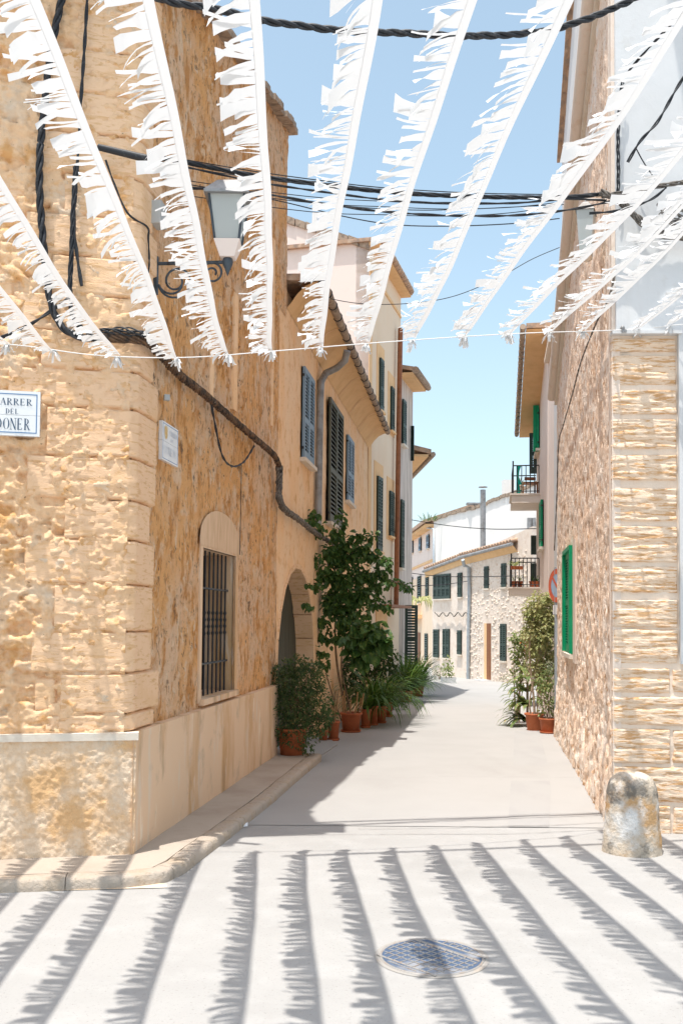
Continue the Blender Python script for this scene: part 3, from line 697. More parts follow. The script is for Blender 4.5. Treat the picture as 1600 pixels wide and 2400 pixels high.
obj('front_wall', MB().wbox(W2, UC2, UD, -.5, EC - .02, -.3, 0), m_cream, C_)
obj('roof', MB().wbox(W2, UC2 - .1, UD + .1, EC, EC + .08, -5, .28), m_tile, C_)
obj('soffit', MB().wbox(W2, UC2 - .05, UD + .05, EC - .07, EC - .002, -.01, .25), m_soffit, C_)
for i in range(14):
    u = UC2 - .05 + (UD - UC2) * i / 14
    obj('eave_tile', MB().tube([W2.P(u, EC + .03, .30), W2.P(u + .42, EC + .03, .42)], [.085, .085], 8) if False else MB().tube([W2.P(u, EC + .04, .28), W2.P(u + (UD - UC2) / 14 - .02, EC + .035, .28)], [.085, .075], 8), m_tile, C_)
obj('string_course', MB().wbox(W2, UC2 + .002, UD - .05, EC - .62, EC - .54, -.01, .03), m_orange, C_)
obj('corner_band', MB().wbox(W2, UC2 + .001, UC2 + .28, -.5, EC - .62, -.01, .012), m_orange, C_)
for (x0, x1, y0, y1, mat, nn, fr) in [(887, 893, 838, 960, m_dgreen, 20, 1), (913, 918, 905, 1008, m_dgreen, 20, 1), (881, 890, 1115, 1290, m_dgreen, 20, 1), (910, 917, 1150, 1255, m_dgreen, 18, 1)]:
    a, b, zb, zt = qwin(W2, x0, x1 + 1.5, y0, y1)
    obj('window_surround', MB().wbox(W2, a - .22, b + .22, zb - .1, zt + .32, -.01, .014), m_orange, C_)
    shutters(C_, W2, a, b, zb, zt, mat, n=nn, off=.045, sillmat=m_orange)
obj('downpipe', MB().tube([W2.pt(938, 770, .12), W2.pt(934, 1000, .12), W2.pt(931, 1200, .12), W2.pt(928, 1418, .12)], .062, 8), m_pipeb, C_)
a, zt = W2.px(880, 1425); b = L2(905, 1500); 
dr_ = obj('doorway', MB().wbox(W2, a, b, -.5, zt, -.01, .02), m_orange, C_)
obj('door_hood', MB().wbox(W2, a - .25, L2(917, 1430) + .4, zt + .02, zt + .08, 0, .42), m_wood, C_)
# ------------------------------------------------------------------ GREY WEATHERED HOUSE
UG = L2(962, 1200)
D_ = thing('grey_weathered_house', 'narrow grey weathered house with green shutters and deep tiled eave beyond the brown pipe', 'house', tuple(W2.P(UD, -.3)))
Eg = W2.px(982, 872, .40)[1] - .1
obj('front_wall', MB().wbox(W2, UD + .002, UG, -.6, Eg, -.3, -.004), m_greyw, D_)
obj('end_wall', MB().wbox(W2, UG, UG + .25, -.6, Eg - .03, -5, -.006), m_greyw, D_)
obj('soffit', MB().wbox(W2, UD - .1, UG + .25, Eg - .1, Eg - .03, -.01, .35), m_soffit, D_)
obj('roof', MB().hexa([W2.P(UD - .1, Eg, .40), W2.P(UG + .3, Eg, .40), W2.P(UG + .3, Eg + .9, -4), W2.P(UD - .1, Eg + .9, -4), W2.P(UD - .1, Eg + .1, .40), W2.P(UG + .3, Eg + .1, .40), W2.P(UG + .3, Eg + 1., -4), W2.P(UD - .1, Eg + 1., -4)]), m_tile, D_)
for i in range(16):
    u = UD - .1 + (UG + .35 - UD) * i / 16
    obj('eave_tile', MB().tube([W2.P(u, Eg + .02, .40), W2.P(u + .2, Eg + .01, .40)], [.095, .08], 8), m_tileg, D_)
for (x0, x1, y0, y1, mt) in [(940, 946, 935, 1040, m_dgreen), (936, 941, 1170, 1330, m_dgreen)]:
    a, b, zb, zt = qwin(W2, x0, x1 + 1, y0, y1); shutters(D_, W2, a, b, zb, zt, mt, n=16, off=.05)
# shutter standing open, square to the wall
def open_leaf(parent, w, u, z0, z1, o0, o1, mat, name='open_shutter', n=18):
    mb = MB(); T = .02; st = .07
    mb.wbox(w, u - T, u + T, z0, z1, o0, o0 + st); mb.wbox(w, u - T, u + T, z0, z1, o1 - st, o1)
    for (p, q) in [(z0, z0 + .12), ((z0 + z1) / 2 - .04, (z0 + z1) / 2 + .04), (z1 - .09, z1)]: mb.wbox(w, u - T + .002, u + T - .002, p, q, o0 + st, o1 - st)
    lf = obj(name, mb, mat, parent); s2 = MB()
    for i in range(n):
        z = z0 + .12 + (z1 - z0 - .21) * (i + .5) / n; h = (z1 - z0) / n
        s2.hexa([w.P(u - T, z - h * .35, o0 + st), w.P(u - T, z - h * .35, o1 - st), w.P(u - T + .01, z - h * .35, o1 - st), w.P(u - T + .01, z - h * .35, o0 + st),
                 w.P(u + T - .01, z + h * .3, o0 + st), w.P(u + T - .01, z + h * .3, o1 - st), w.P(u + T, z + h * .3, o1 - st), w.P(u + T, z + h * .3, o0 + st)])
    obj('slats', s2, mat, lf, kind='stuff'); return lf
us_ = L2(943, 1480); _, zt = W2.px(943, 1418); 
open_leaf(D_, W2, us_, W2.px(943, 1556)[1] - .25, zt, .06, .06 + (972 - 942) / F * W2.P(us_, 0).y, m_dgreen, n=22)
us_ = L2(960, 1080); open_leaf(D_, W2, us_, W2.px(960, 1080)[1], W2.px(960, 998)[1], .02, .11, m_dgreen, n=20)
# ------------------------------------------------------------------ farther low house on the left bend
E_ = thing('low_roofed_house', 'low house at the left bend with a brown roof corner jutting past the grey house', 'house', tuple(W2.P(UG + .3, -.4)))
WX = Wall(tuple(W2.P(UG + .26, 0))[:2], tuple(W2.P(UG + 5, 0, -1.6))[:2], (1, 0))
zE = W2.px(985, 1052, .4)[1]
obj('front_wall', MB().wbox(WX, 0, 5, -.8, zE, -.3, -.05), m_cream, E_)
obj('soffit', MB().wbox(WX, 0, 5, zE, zE + .06, -.1, .42), m_soffit, E_)
obj('roof', MB().hexa([WX.P(0, zE + .07, .50), WX.P(5, zE + .07, .50), WX.P(5, zE + .9, -3), WX.P(0, zE + .9, -3), WX.P(0, zE + .2, .50), WX.P(5, zE + .2, .50), WX.P(5, zE + 1, -3), WX.P(0, zE + 1, -3)]), m_tile, E_)
obj('gutter', MB().tube([WX.P(-.02, zE + .06, .55), WX.P(5, zE + .06, .55)], .07, 8), m_tileg, E_)

# ------------------------------------------------------------------ FAR STONE HOUSE across the end of the street
aF, bF = flatP(1012, 1590, 38), flatP(1230, 1602, 31)
WS = Wall((aF.x, aF.y), (bF.x, bF.y), (0, -1)); WSl = WS.len
H = thing('rubble_stone_house', 'two storey pale rubble stone house across the far end of the street', 'house', (aF.x, aF.y, -.6))
um = WS.px(1093, 1400)[0]
zA = [WS.px(1012, 1332)[1], WS.px(1090, 1306)[1]]; zB = [WS.px(1094, 1306)[1], WS.px(1212, 1276)[1]]
obj('left_wall', MB().hexa([WS.P(0, -1, -.3), WS.P(um, -1, -.3), WS.P(um, -1, 0), WS.P(0, -1, 0), WS.P(0, zA[0], -.3), WS.P(um, zA[1], -.3), WS.P(um, zA[1], 0), WS.P(0, zA[0], 0)]), m_stonefar, H)
obj('right_wall', MB().hexa([WS.P(um, -1, -.3), WS.P(WSl + .5, -1, -.3), WS.P(WSl + .5, -1, .03), WS.P(um, -1, .03), WS.P(um, zB[0], -.3), WS.P(WSl + .5, zB[1] + .5, -.3), WS.P(WSl + .5, zB[1] + .5, .03), WS.P(um, zB[0], .03)]), m_stonefar, H)
fw = []
def fwin(x0, x1, y0, y1, mat=m_dgreen, w=WS, par=H, leaves=2, off=.05, n=14):
    a, b, zb, zt = qwin(w, x0, x1, y0, y1); fw.append((min(a, b), max(a, b), zb, zt))
    return shutters(par, w, a, b, zb, zt, mat, leaves=leaves, off=off, n=n)
fwin(1137, 1147, 1328, 1379); fwin(1177, 1188, 1321, 1376); fwin(1175, 1188, 1462, 1548, off=.06)
fwin(1017, 1056, 1348, 1404, leaves=4, off=.04); fwin(1074, 1083, 1343, 1399, off=.04)
fwin(1017, 1029, 1475, 1540, leaves=1, off=.04); fwin(1039, 1054, 1474, 1541, off=.04); fwin(1073, 1082, 1477, 1533, off=.04)
# brown door with pale step and reveal
a, b, zb, zt = qwin(WS, 1136, 1152, 1461, 1596); fw.append((a, b, zb, zt))
obj('door_reveal', MB().wbox(WS, a, b, zb, zt, .0, .036), m_orange, H)
obj('door', MB().wbox(WS, a + (b - a) * .42, b, zb, zt, .0, .05), m_wood, H)
obj('doorstep', MB().wbox(WS, a - .2, b + .05, zb - .15, zb + .06, .0, .35), m_white, H)
# eaves: gutter, tiles, soffit
for (ua, ub, za, zb_, o) in [(-.6, um + .1, zA[0] - .1, zA[1] + .02, .14), (um - .15, WS.px(1215, 1276)[0], zB[0] - .02, zB[1], .26)]:
    obj('gutter', MB().tube([WS.P(ua, za, o), WS.P(ub, zb_, o)], .06, 8), m_zinc, H)
    obj('soffit', MB().quad(WS.P(ua, za - .02, o - .04), WS.P(ub, zb_ - .02, o - .04), WS.P(ub, zb_ - .25, .04), WS.P(ua, za - .25, .04)), m_soffit, H)
    mb = MB(); nt = int((ub - ua) / .21)
    for i in range(nt):
        f = (i + .5) / nt; u = ua + (ub - ua) * f; z = za + (zb_ - za) * f
        mb.tube([WS.P(u, z + .10, o), WS.P(u, z + .75, -2.2)], .075, 6)
    obj('roof_tiles', mb, m_tile, H, kind='stuff')
    obj('roof', MB().quad(WS.P(ua, za + .06, o), WS.P(ub, zb_ + .06, o), WS.P(ub, zb_ + .75, -2.4), WS.P(ua, za + .75, -2.4)), m_tileg, H)
# lumps of rubble stone that stand proud of the mortar (nearest 300 as stones)
r = random.Random(3); cnt = 0; meshes = []
for k in range(8):
    mb = MB(); ns = 7; ang = [2 * pi * i / ns + r.uniform(-.25, .25) for i in range(ns)]; rad = [r.uniform(.7, 1.1) for _ in range(ns)]
    base = [(cos(a) * q, sin(a) * q * .62) for a, q in zip(ang, rad)]
    vs = [WS.t * x + Vector((0, 0, z)) for x, z in base] + [WS.t * x * .75 + Vector((0, 0, z * .75)) + WS.n * .18 for x, z in base]
    mb.add(vs, [(i, (i + 1) % ns, ns + (i + 1) % ns, ns + i) for i in range(ns)] + [tuple(range(ns, 2 * ns))], True)
    me = mb.mesh('stone'); me.materials.append(m_fstone[k % 3]); meshes.append(me)
smb = MB()
rest = 0
for j in range(60):
    z = -.55 + j * .135
    for i in range(70):
        u = um + .15 + i * .17 + (j % 2) * .08 + r.uniform(-.09, .09); zz_ = z + r.uniform(-.06, .06)
        if u > WSl + .2: continue
        if zz_ > zB[0] - .25 + (zB[1] - zB[0]) * (u - um) / (WSl - um): continue
        if any(p - .10 < u < q + .10 and s_ - .14 < zz_ < t_ + .2 for p, q, s_, t_ in fw): continue
        if r.random() < .12: continue
        sc = r.choice([.035, .05, .07, .085, .1]) * r.uniform(.85, 1.1)
        if cnt < 290 and WS.P(u, zz_).x < 6.2 :
            o = bpy.data.objects.new('stone', meshes[r.randrange(8)]); COL.objects.link(o); o.parent = H; o.matrix_parent_inverse = Matrix.Translation(-H.location)
            o.location = WS.P(u, zz_, .032 + r.uniform(0, .006)); o.scale = (sc, sc, sc); cnt += 1
        else:
            P0 = WS.P(u, zz_, .03); vv = [P0 + Vector(v.co) * sc for v in meshes[r.randrange(8)].vertices]
            smb.add(vv, [(i2, (i2 + 1) % 7, 7 + (i2 + 1) % 7, 7 + i2) for i2 in range(7)] + [tuple(range(7, 14))], True)
if smb.v: obj('small_stones', smb, m_fstone[0], H, kind='stuff')
# corner downpipe and wavy cable on it
obj('downpipe', MB().tube([WS.pt(1084, 1312, .45), WS.pt(1087, 1325, .35), WS.pt(1098, 1330, .12), WS.pt(1099, 1400, .1), WS.pt(1097, 1500, .1), WS.pt(1096, 1597, .1)], .065, 8), m_grey, H)
fl = [WS.pt(1131, 1290, -2.0), WS.pt(1131, 1148, -2.0)]
obj('flue', MB().tube(fl, .11, 10), m_zinc, H); obj('flue_cap', MB().lathe(fl[1], [(.02, .16), (.18, .12), (.18, .09), (.02, .09)], 12), m_zinc, H)

# tall gable wall behind
aG, bG = flatP(1016, 1450, 47), flatP(1290, 1450, 40)
WGb = Wall((aG.x, aG.y), (bG.x, bG.y), (0, -1))
K = thing('white_gable_house', 'large plain white gable wall rising behind the rubble stone house', 'house', (aG.x, aG.y, -.8))
ridge = [(1016, 1220), (1060, 1204), (1127, 1188), (1160, 1172), (1200, 1158), (1290, 1120)]
RP = [WGb.px(x, y) for x, y in ridge]
mb = MB(); mb.quad(WGb.P(RP[0][0], -1), *[WGb.P(u, z) for u, z in RP], WGb.P(RP[-1][0], -1)); obj('gable_wall', mb, m_palewall, K)
mb = MB()
for (u0, z0), (u1, z1) in zip(RP, RP[1:]):
    n = max(2, int((u1 - u0) / .35))
    for i in range(n):
        a, b = i / n, (i + .93) / n; A0, B0 = (u0 + (u1 - u0) * a, z0 + (z1 - z0) * a), (u0 + (u1 - u0) * b, z0 + (z1 - z0) * b); dz = .03 * (i % 2)
        mb.hexa([WGb.P(A0[0], A0[1] - .05 + dz, -.4), WGb.P(B0[0], B0[1] - .05 + dz, -.4), WGb.P(B0[0], B0[1] - .05 + dz, .08), WGb.P(A0[0], A0[1] - .05 + dz, .08),
                 WGb.P(A0[0], A0[1] + .09 + dz, -.4), WGb.P(B0[0], B0[1] + .09 + dz, -.4), WGb.P(B0[0], B0[1] + .09 + dz, .08), WGb.P(A0[0], A0[1] + .09 + dz, .08)])
obj('verge_tiles', mb, m_tileg, K, kind='stuff')
mb = MB(); mb.tube([WGb.pt(1115, 1192, -.2), WGb.pt(1115, 1183, -.2)], .1, 8); mb.box(WGb.pt(1115, 1181, -.2), (.9, .4, .08)); obj('vent_cap', mb, m_zinc, K)
mb = MB(); mb.box(WGb.pt(1190, 1152, -.3), (.5, .5, 1.0)); obj('chimney', mb, m_palewall, K)
mb = MB(); mb.tube([WGb.pt(1241, 1262, .1), WGb.pt(1241, 1214, .1)], .12, 8); mb.tube([WGb.pt(1251, 1260, .1), WGb.pt(1251, 1214, .1)], .06, 8); obj('vent_pipes', mb, m_zinc, K)
# pale house left of it, front turned to the street
bP = flatP(1017, 1450, 47.4); aP = flatP(940, 1450, 62)
WQ = Wall((bP.x, bP.y), (aP.x, aP.y), (0, -1))
Q_ = thing('pale_pink_house', 'pale pink three storey house seen past the grey house, with small shuttered windows', 'house', (bP.x, bP.y, -.8))
u9 = WQ.px(938, 1400)[0]; z0_ = WQ.px(1016, 1236)[1]; z9 = WQ.px(958, 1252)[1]
zT = z0_
mb = MB().wbox(WQ, 0, u9 + 2, -1, zT, -.4, 0); obj('front_wall', mb, m_pink, Q_)
obj('lower_wall', MB().wbox(WQ, -.1, u9 + 2, -1, WQ.px(1010, 1345)[1], -.1, .03), m_cream, Q_)
obj('string_course', MB().wbox(WQ, -.1, u9 + 2, WQ.px(1010, 1318)[1], WQ.px(1010, 1312)[1], -.1, .06), m_orange, Q_)
obj('soffit', MB().wbox(WQ, -.2, u9 + 2, zT, zT + .12, -.4, .5), m_soffit, Q_)
obj('roof', MB().hexa([WQ.P(-.3, zT + .13, .62), WQ.P(u9 + 2, zT + .13, .62), WQ.P(u9 + 2, zT + 1, -2), WQ.P(-.3, zT + 1, -2), WQ.P(-.3, zT + .3, .62), WQ.P(u9 + 2, zT + .3, .62), WQ.P(u9 + 2, zT + 1.2, -2), WQ.P(-.3, zT + 1.2, -2)]), m_tile, Q_)
obj('downpipe', MB().tube([WQ.pt(1000, 1236, .3), WQ.pt(1016, 1240, .1), WQ.pt(1016, 1340, .1)], .06, 8), m_grey, Q_)
for (x0, x1, y0, y1) in [(1002, 1007, 1252, 1284), (984, 988, 1259, 1290), (965, 969, 1265, 1295), (1000, 1006, 1345, 1402), (981, 988, 1349, 1412), (961, 968, 1352, 1405), (998, 1004, 1485, 1548)]:
    fwin(x1, x0, y0, y1, mat=m_blue if y0 < 1300 else m_dgreen, w=WQ, par=Q_, leaves=1, off=.08, n=10)
a, b, zb, zt = qwin(WQ, 986, 977, 1483, 1560); obj('door', MB().wbox(WQ, a, b, zb - .6, zt, 0, .08), m_wood, Q_)
bal = obj('balcony', MB().wbox(WQ, WQ.px(990, 1445)[0], WQ.px(958, 1445)[0], WQ.px(990, 1450)[1], WQ.px(990, 1441)[1], 0, .7), m_orange, Q_)
a, b = WQ.px(990, 1445)[0], WQ.px(958, 1445)[0]; zt = WQ.px(985, 1403)[1]; zb = WQ.px(990, 1441)[1]
mb = MB(); mb.tube([WQ.P(a, zt, .7), WQ.P(b, zt, .7)], .03, 5)
for i in range(14): mb.tube([WQ.P(a + (b - a) * i / 13, zb, .7), WQ.P(a + (b - a) * i / 13, zt, .7)], .018, 4)
obj('railing', mb, m_iron, bal)

# ------------------------------------------------------------------ RIGHT BUILDINGS
UR = RU(1304, 1450)
Rb = thing('pink_stone_corner_building', 'rough pink rendered building on the right corner with white upper front and striated stone pier', 'building', (cR.x, cR.y, 0))
rk = [WR.px(1309, 880, .0), WR.px(1399, 0, .0)]
def rakez(u): (a, za), (b, zb) = rk; return za + (zb - za) * (u - a) / (b - a)
gw = (WR.px(1342, 1400)[0], WR.px(1326, 1400)[0], WR.px(1342, 1532)[1], WR.px(1342, 1288)[1])
def keepR(u, z): return (z < rakez(u)) & ~((u > gw[0]) & (u < gw[1]) & (z > gw[2]) & (z < gw[3]))
def dispR(u, z):
    rough = .45 + .55 * sstep(2.6, 1.2, z + (fbm(u, z, 2, 2) - .5) * 2)
    n = fbm(u * 9, z * 8, 4, 31); pit = sstep(.52, .62, fbm(u * 13, z * 11, 3, 33))
    mx = np.maximum(np.maximum(gw[0] - u, u - gw[1]), np.maximum(gw[2] - z, z - gw[3]))
    return ((n - .5) * .045 - pit * .018) * rough * sstep(.08, .25, mx) * sstep(0, .15, u) - .004 + .05 * sstep(.8, 0, z)
obj('side_wall', None, m_rside, Rb, mesh=wall_grid(WR, 0.0, UR, -.12, 9.4, .022, dispR, keepR))
obj('corner_strip', MB().wbox(WR, -.0, .10, 0, 9.4, -.05, .012), m_rsmooth, Rb)
obj('corner_strip', MB().wbox(WR, .13, .17, 1.0, 9.4, -.05, .016), m_rsmooth, Rb)
# rake moulding / gutter, bands under it
def rakeband(name, z0, z1, o0, o1, mat, ua=-.1, ub=None):
    ub = ub or UR
    obj(name, MB().hexa([WR.P(ua, rakez(ua) + z0, o0), WR.P(ub, rakez(ub) + z0, o0), WR.P(ub, rakez(ub) + z0, o1), WR.P(ua, rakez(ua) + z0, o1),
                         WR.P(ua, rakez(ua) + z1, o0), WR.P(ub, rakez(ub) + z1, o0), WR.P(ub, rakez(ub) + z1, o1), WR.P(ua, rakez(ua) + z1, o1)]), mat, Rb)
obj('rake_gutter', MB().tube([WR.P(-.1, rakez(-.1) + .03, .07), WR.P(UR + .02, rakez(UR + .02) + .03, .07)], .07, 10), m_rsmooth, Rb)
rakeband('rake_moulding', -.10, -.03, -.02, .035, m_cap); rakeband('rake_moulding', .10, .16, -.02, .03, m_cap)
# stone band above rake, then white upper wall and tile edge
rakeband('upper_stone_band', .16, .62, -.25, .004, m_rside)
ut = [WR.px(1313, 420)[0], WR.px(1340, 0)[0]]; zt_ = [WR.px(1316, 330)[1], WR.px(1340, 0)[1]]
def topz(u): return zt_[0] + (zt_[1] - zt_[0]) * (u - WR.px(1316, 330)[0]) / (ut[1] - WR.px(1316, 330)[0])
uw = WR.px(1313, 600)[0]
mb = MB(); mb.quad(WR.P(-.1, rakez(-.1) + .6, -.02), WR.P(uw, rakez(uw) + .6, -.02), WR.P(uw, topz(uw), -.02), WR.P(-.1, topz(-.1), -.02)); obj('upper_wall', mb, m_white, Rb)
mb = MB(); mb.quad(WR.P(uw, 4, -.02), WR.P(uw, topz(uw), -.02), WR.P(uw, topz(uw), -3), WR.P(uw, 4, -3)); obj('upper_end_wall', mb, m_white, Rb)
for i in range(18):
    u0 = uw + .02 - (uw + .1) * i / 18; u1 = uw - (uw + .1) * (i + 1) / 18
    obj('verge_tile', MB().hexa([WR.P(u0, topz(u0) - .02, -.3), WR.P(u1, topz(u1) + .03, -.3), WR.P(u1, topz(u1) + .03, .05), WR.P(u0, topz(u0) - .02, .05), WR.P(u0, topz(u0) + .03, -.3), WR.P(u1, topz(u1) + .08, -.3), WR.P(u1, topz(u1) + .08, .05), WR.P(u0, topz(u0) + .03, .05)]), m_tile, Rb)
# green shuttered window
wg = shutters(Rb, WR, gw[0], gw[1], gw[2], gw[3], m_green, n=30, off=.0, sillmat=m_cap, midrail=.5)
obj('jamb', MB().wbox(WR, gw[1] - .06, gw[1] + .0, gw[2], gw[3], -.02, .055), m_green, wg)
obj('jamb', MB().wbox(WR, gw[0] - .05, gw[0], gw[2], gw[3], -.02, .050), m_green, wg)
obj('lintel', MB().wbox(WR, gw[0] - .05, gw[1], gw[3], gw[3] + .05, -.02, .052), m_green, wg)
mb = MB()
mb.wbox(WR, gw[0] - .42, gw[0] - .05, gw[2] - .1, gw[3] + .1, -.05, .010); mb.wbox(WR, gw[1], gw[1] + .15, gw[2] - .1, gw[3] + .15, -.05, .010); obj('smooth_surround', mb, m_rsmooth, Rb)
# front: striated pier blocks
up1 = WP.px(1588, 1100)[0]
def d_str(U, Z, sd):
    n = fbm(U * 2.6 + fbm(U * 5, Z * 9, 2, 1) * .6, Z * 62 + fbm(U * 4, Z * 3, 3, 5) * 3, 4, sd); r_ = 1 - np.abs(n * 2 - 1)
    deep = sstep(.55, .72, fbm(U * 2.5, Z * 22, 3, sd + 3))
    return .012 + (r_ - .5) * .013 - deep * .014 + (fbm(U * 14, Z * 40, 3, sd + 4) - .5) * .008
yl = [(792, 825), (833, 903), (914, 971), (982, 1053), (1066, 1126), (1144, 1222), (1233, 1318), (1328, 1389), (1406, 1471), (1474, 1555)]
for i, (y0, y1) in enumerate(yl):
    za, zb = WP.px(1520, y1)[1], WP.px(1520, y0)[1]
    obj('stone_block', None, m_strata, Rb, mesh=corner_block(WP, WR, up1 - .01, .05, za, zb, d_str, i * 5 + 2, step=.008, r=.02))
yl2 = [(1566, 1625), (1632, 1700), (1708, 1790), (1796, 1880), (1887, 1958)]
for i, (y0, y1) in enumerate(yl2):
    za, zb = WP.px(1520, y1)[1], WP.px(1520, y0)[1]
    sp = [(0.0, .42 + .12 * (i % 2)), (.43 + .12 * (i % 2), 1.15), (1.16, 2.0), (2.01, 3.0)]
    for k, (p, q) in enumerate(sp):
        if k == 0: me = corner_block(WP, WR, q, .05, za, zb, d_str, 60 + i * 4 + k, step=.010, r=.02)
        else:
            me = wall_grid(WP, p, q, za, zb, .011, lambda U, Z, s=60 + i * 4 + k: d_str(-U, Z, s) * 1.0 - .05 * (1 - sstep(-.004, .02, np.minimum(np.minimum(U - p, q - U), np.minimum(Z - za, zb - Z)) + (fbm(U * 18, Z * 18, 2, s) - .5) * .012)))
        obj('stone_block', None, m_strata, Rb, mesh=me)
def dmort(u, z): return -.006 + (fbm(u * 12, z * 12, 3, 44) - .5) * .02
obj('mortar_bed', None, m_mortar_w, Rb, mesh=wall_grid(WP, 0.01, 3.2, -.1, WP.px(1520, 783)[1], .03, dmort))
zl = WP.px(1500, 783)[1]; zlow = WP.px(1590, 1556)[1]
obj('upper_front', MB().wbox(WP, .015, 3.2, zl, 9.4, -.2, .034), m_white, Rb)
obj('right_render', MB().wbox(WP, up1, 3.2, zlow, zl, -.1, .034), m_white, Rb)
obj('front_eave', MB().wbox(WP, .0, 3.4, 9.3, 9.42, -.2, .85), m_tileg, Rb)
obj('ledge', MB().wbox(WP, -.02, up1 + .02, zl - .012, zl + .012, -.02, .060), m_white, Rb)
mb = MB(); mb.quad(WP.P(3.2, 0, 0), WP.P(3.2, 9.4, 0), WP.P(3.2, 9.4, -5), WP.P(3.2, 0, -5)); mb.quad(WR.P(0, 0, -3.2), WR.P(UR, 0, -3.2), WR.P(UR, 8, -3.2), WR.P(0, 9.4, -3.2)); obj('back_wall', mb, m_white, Rb)
obj('roof', MB().quad(WR.P(-.1, 9.4, -3.2), WR.P(uw, topz(uw), -3.2), WR.P(uw, topz(uw), 0), WR.P(-.1, topz(-.1), 0)), m_tile, Rb)

# cream / white building beyond (R1b)
UM = RU(1281, 1000)
X1 = thing('plain_white_house', 'plain narrow white house on the right between the stone corner building and the balconies', 'house', tuple(WR.P(UR, -.1)))
z1_ = WR.px(1295, 782)[1]
obj('front_wall', MB().wbox(WR, UR + .01, UM, -.3, z1_, -3, -.03), m_pink, X1)
obj('render_strip', MB().wbox(WR, UR + .012, UR + .9, -.3, z1_ - .8, -.1, -.015), m_white, X1)
obj('parapet_cap', MB().wbox(WR, UR + .01, UM + .02, z1_, z1_ + .07, -3, .05), m_mortar_w, X1)
# balcony house
UN = RU(1254, 1000)
Y1 = thing('balcony_house', 'tall pale house on the right with two balconies, green shutters and overhanging tiled eave', 'house', tuple(WR.P(UM, -.2)))
zN = [WR.px(1275, 800)[1], WR.px(1252, 1030)[1]]; zEv = (zN[0] + zN[1]) / 2 + .1
zn0, zn1 = WR.px(1236, 800, .5)[1], WR.px(1224, 1030, .5)[1]
u0_, u1_ = UM, UN
obj('front_wall', MB().hexa([WR.P(UM + .005, -.4, -4), WR.P(UN, -.4, -4), WR.P(UN, -.4, -.02), WR.P(UM + .005, -.4, -.02), WR.P(UM + .005, zN[0], -4), WR.P(UN, zN[1], -4), WR.P(UN, zN[1], -.02), WR.P(UM + .005, zN[0], -.02)]), m_pink, Y1)
oe = .36
obj('soffit', MB().quad(WR.P(UM, zN[0] - .02, -.02), WR.P(UN + .1, zN[1] - .02, -.02), WR.P(UN + .1, zN[1] - .02, oe), WR.P(UM, zN[0] - .02, oe)), m_soffit, Y1)
obj('roof', MB().hexa([WR.P(UM, zN[0], -4), WR.P(UN + .1, zN[1], -4), WR.P(UN + .1, zN[1], oe), WR.P(UM, zN[0], oe), WR.P(UM, zN[0] + .09, -4), WR.P(UN + .1, zN[1] + .09, -4), WR.P(UN + .1, zN[1] + .09, oe), WR.P(UM, zN[0] + .09, oe)]), m_tile, Y1)
for i in range(22):
    f = i / 22; u = UM + (UN + .1 - UM) * f; z = zN[0] + (zN[1] - zN[0]) * f; g = (UN + .1 - UM) / 22
    obj('eave_tile', MB().tube([WR.P(u, z + .03, oe + .06), WR.P(u + g * .9, z + .03 + (zN[1] - zN[0]) / 22, oe + .06)], [.055, .045], 8), m_tileg, Y1)
for (x0, x1, y0, y1, mt) in [(1262, 1257, 955, 1050, m_green), (1271, 1266, 1170, 1280, m_green)]:
    a, b, zb, zt = qwin(WR, x0, x1, y0, y1); shutters(Y1, WR, a, b, zb, zt, mt, n=18, off=.02)
for (x, y0, y1, o1, mt) in [(1262, 950, 1058, .12, m_green), (1257, 1015, 1110, .16, m_dgreen), (1256, 1255, 1300, .12, m_dgreen), (1256, 1320, 1372, .13, m_dgreen)]:
    u, zt = WR.px(x, y0); zb = WR.px(x, y1)[1]; open_leaf(Y1, WR, u, zb, zt, 0, o1, mt)
# balconies
def balcony(x_in, x_out, ytop, yslab, yund, yrail, n, depth=1.5):
    ub, zt = WR.px(x_in, ytop); zb = WR.px(x_in, yslab)[1]; o = (x_in - x_out) / F * WR.P(ub, 0).y + .02; zr = WR.px(x_in, yrail)[1]
    bal = obj('balcony', MB().wbox(WR, ub, ub + depth, zb, zt - .03, -.03, o), m_conc, Y1)
    obj('slab_edge', MB().wbox(WR, ub - .03, ub + depth + .03, zt - .03, zt, -.03, o + .03), m_conc, bal)
    mb = MB(); o -= .03
    for (p, q) in [((ub + .03, 0), (ub + .03, o)), ((ub + .03, o), (ub + depth - .03, o)), ((ub + depth - .03, o), (ub + depth - .03, 0))]:
        mb.tube([WR.P(p[0], zr, p[1]), WR.P(q[0], zr, q[1])], .014, 5); mb.tube([WR.P(p[0], zt + .05, p[1]), WR.P(q[0], zt + .05, q[1])], .01, 5)
    obj('rail', mb, m_iron, bal)
    for i in range(n): obj('baluster', MB().tube([WR.P(ub + .03, zt, o * (i + .0) / (n - 1)), WR.P(ub + .03, zr, o * (i + .0) / (n - 1))], .010, 5), m_iron, bal)
    mb = MB()
    for i in range(9): mb.tube([WR.P(ub + .03 + (depth - .06) * (i + 1) / 9, zt, o), WR.P(ub + .03 + (depth - .06) * (i + 1) / 9, zr, o)], .010, 4)
    obj('long_balusters', mb, m_iron, bal, kind='stuff')
    obj('corner_post', MB().tube([WR.P(ub + .03, zt, o), WR.P(ub + .03, zr + .10, o)], .016, 6), m_iron, bal)
    return ub, zt, o, zr
bal_hi = balcony(1262, 1201, 1156, 1178, 1210, 1090, 7)
bal_lo = balcony(1262, 1197, 1376, 1394, 1402, 1308, 8)

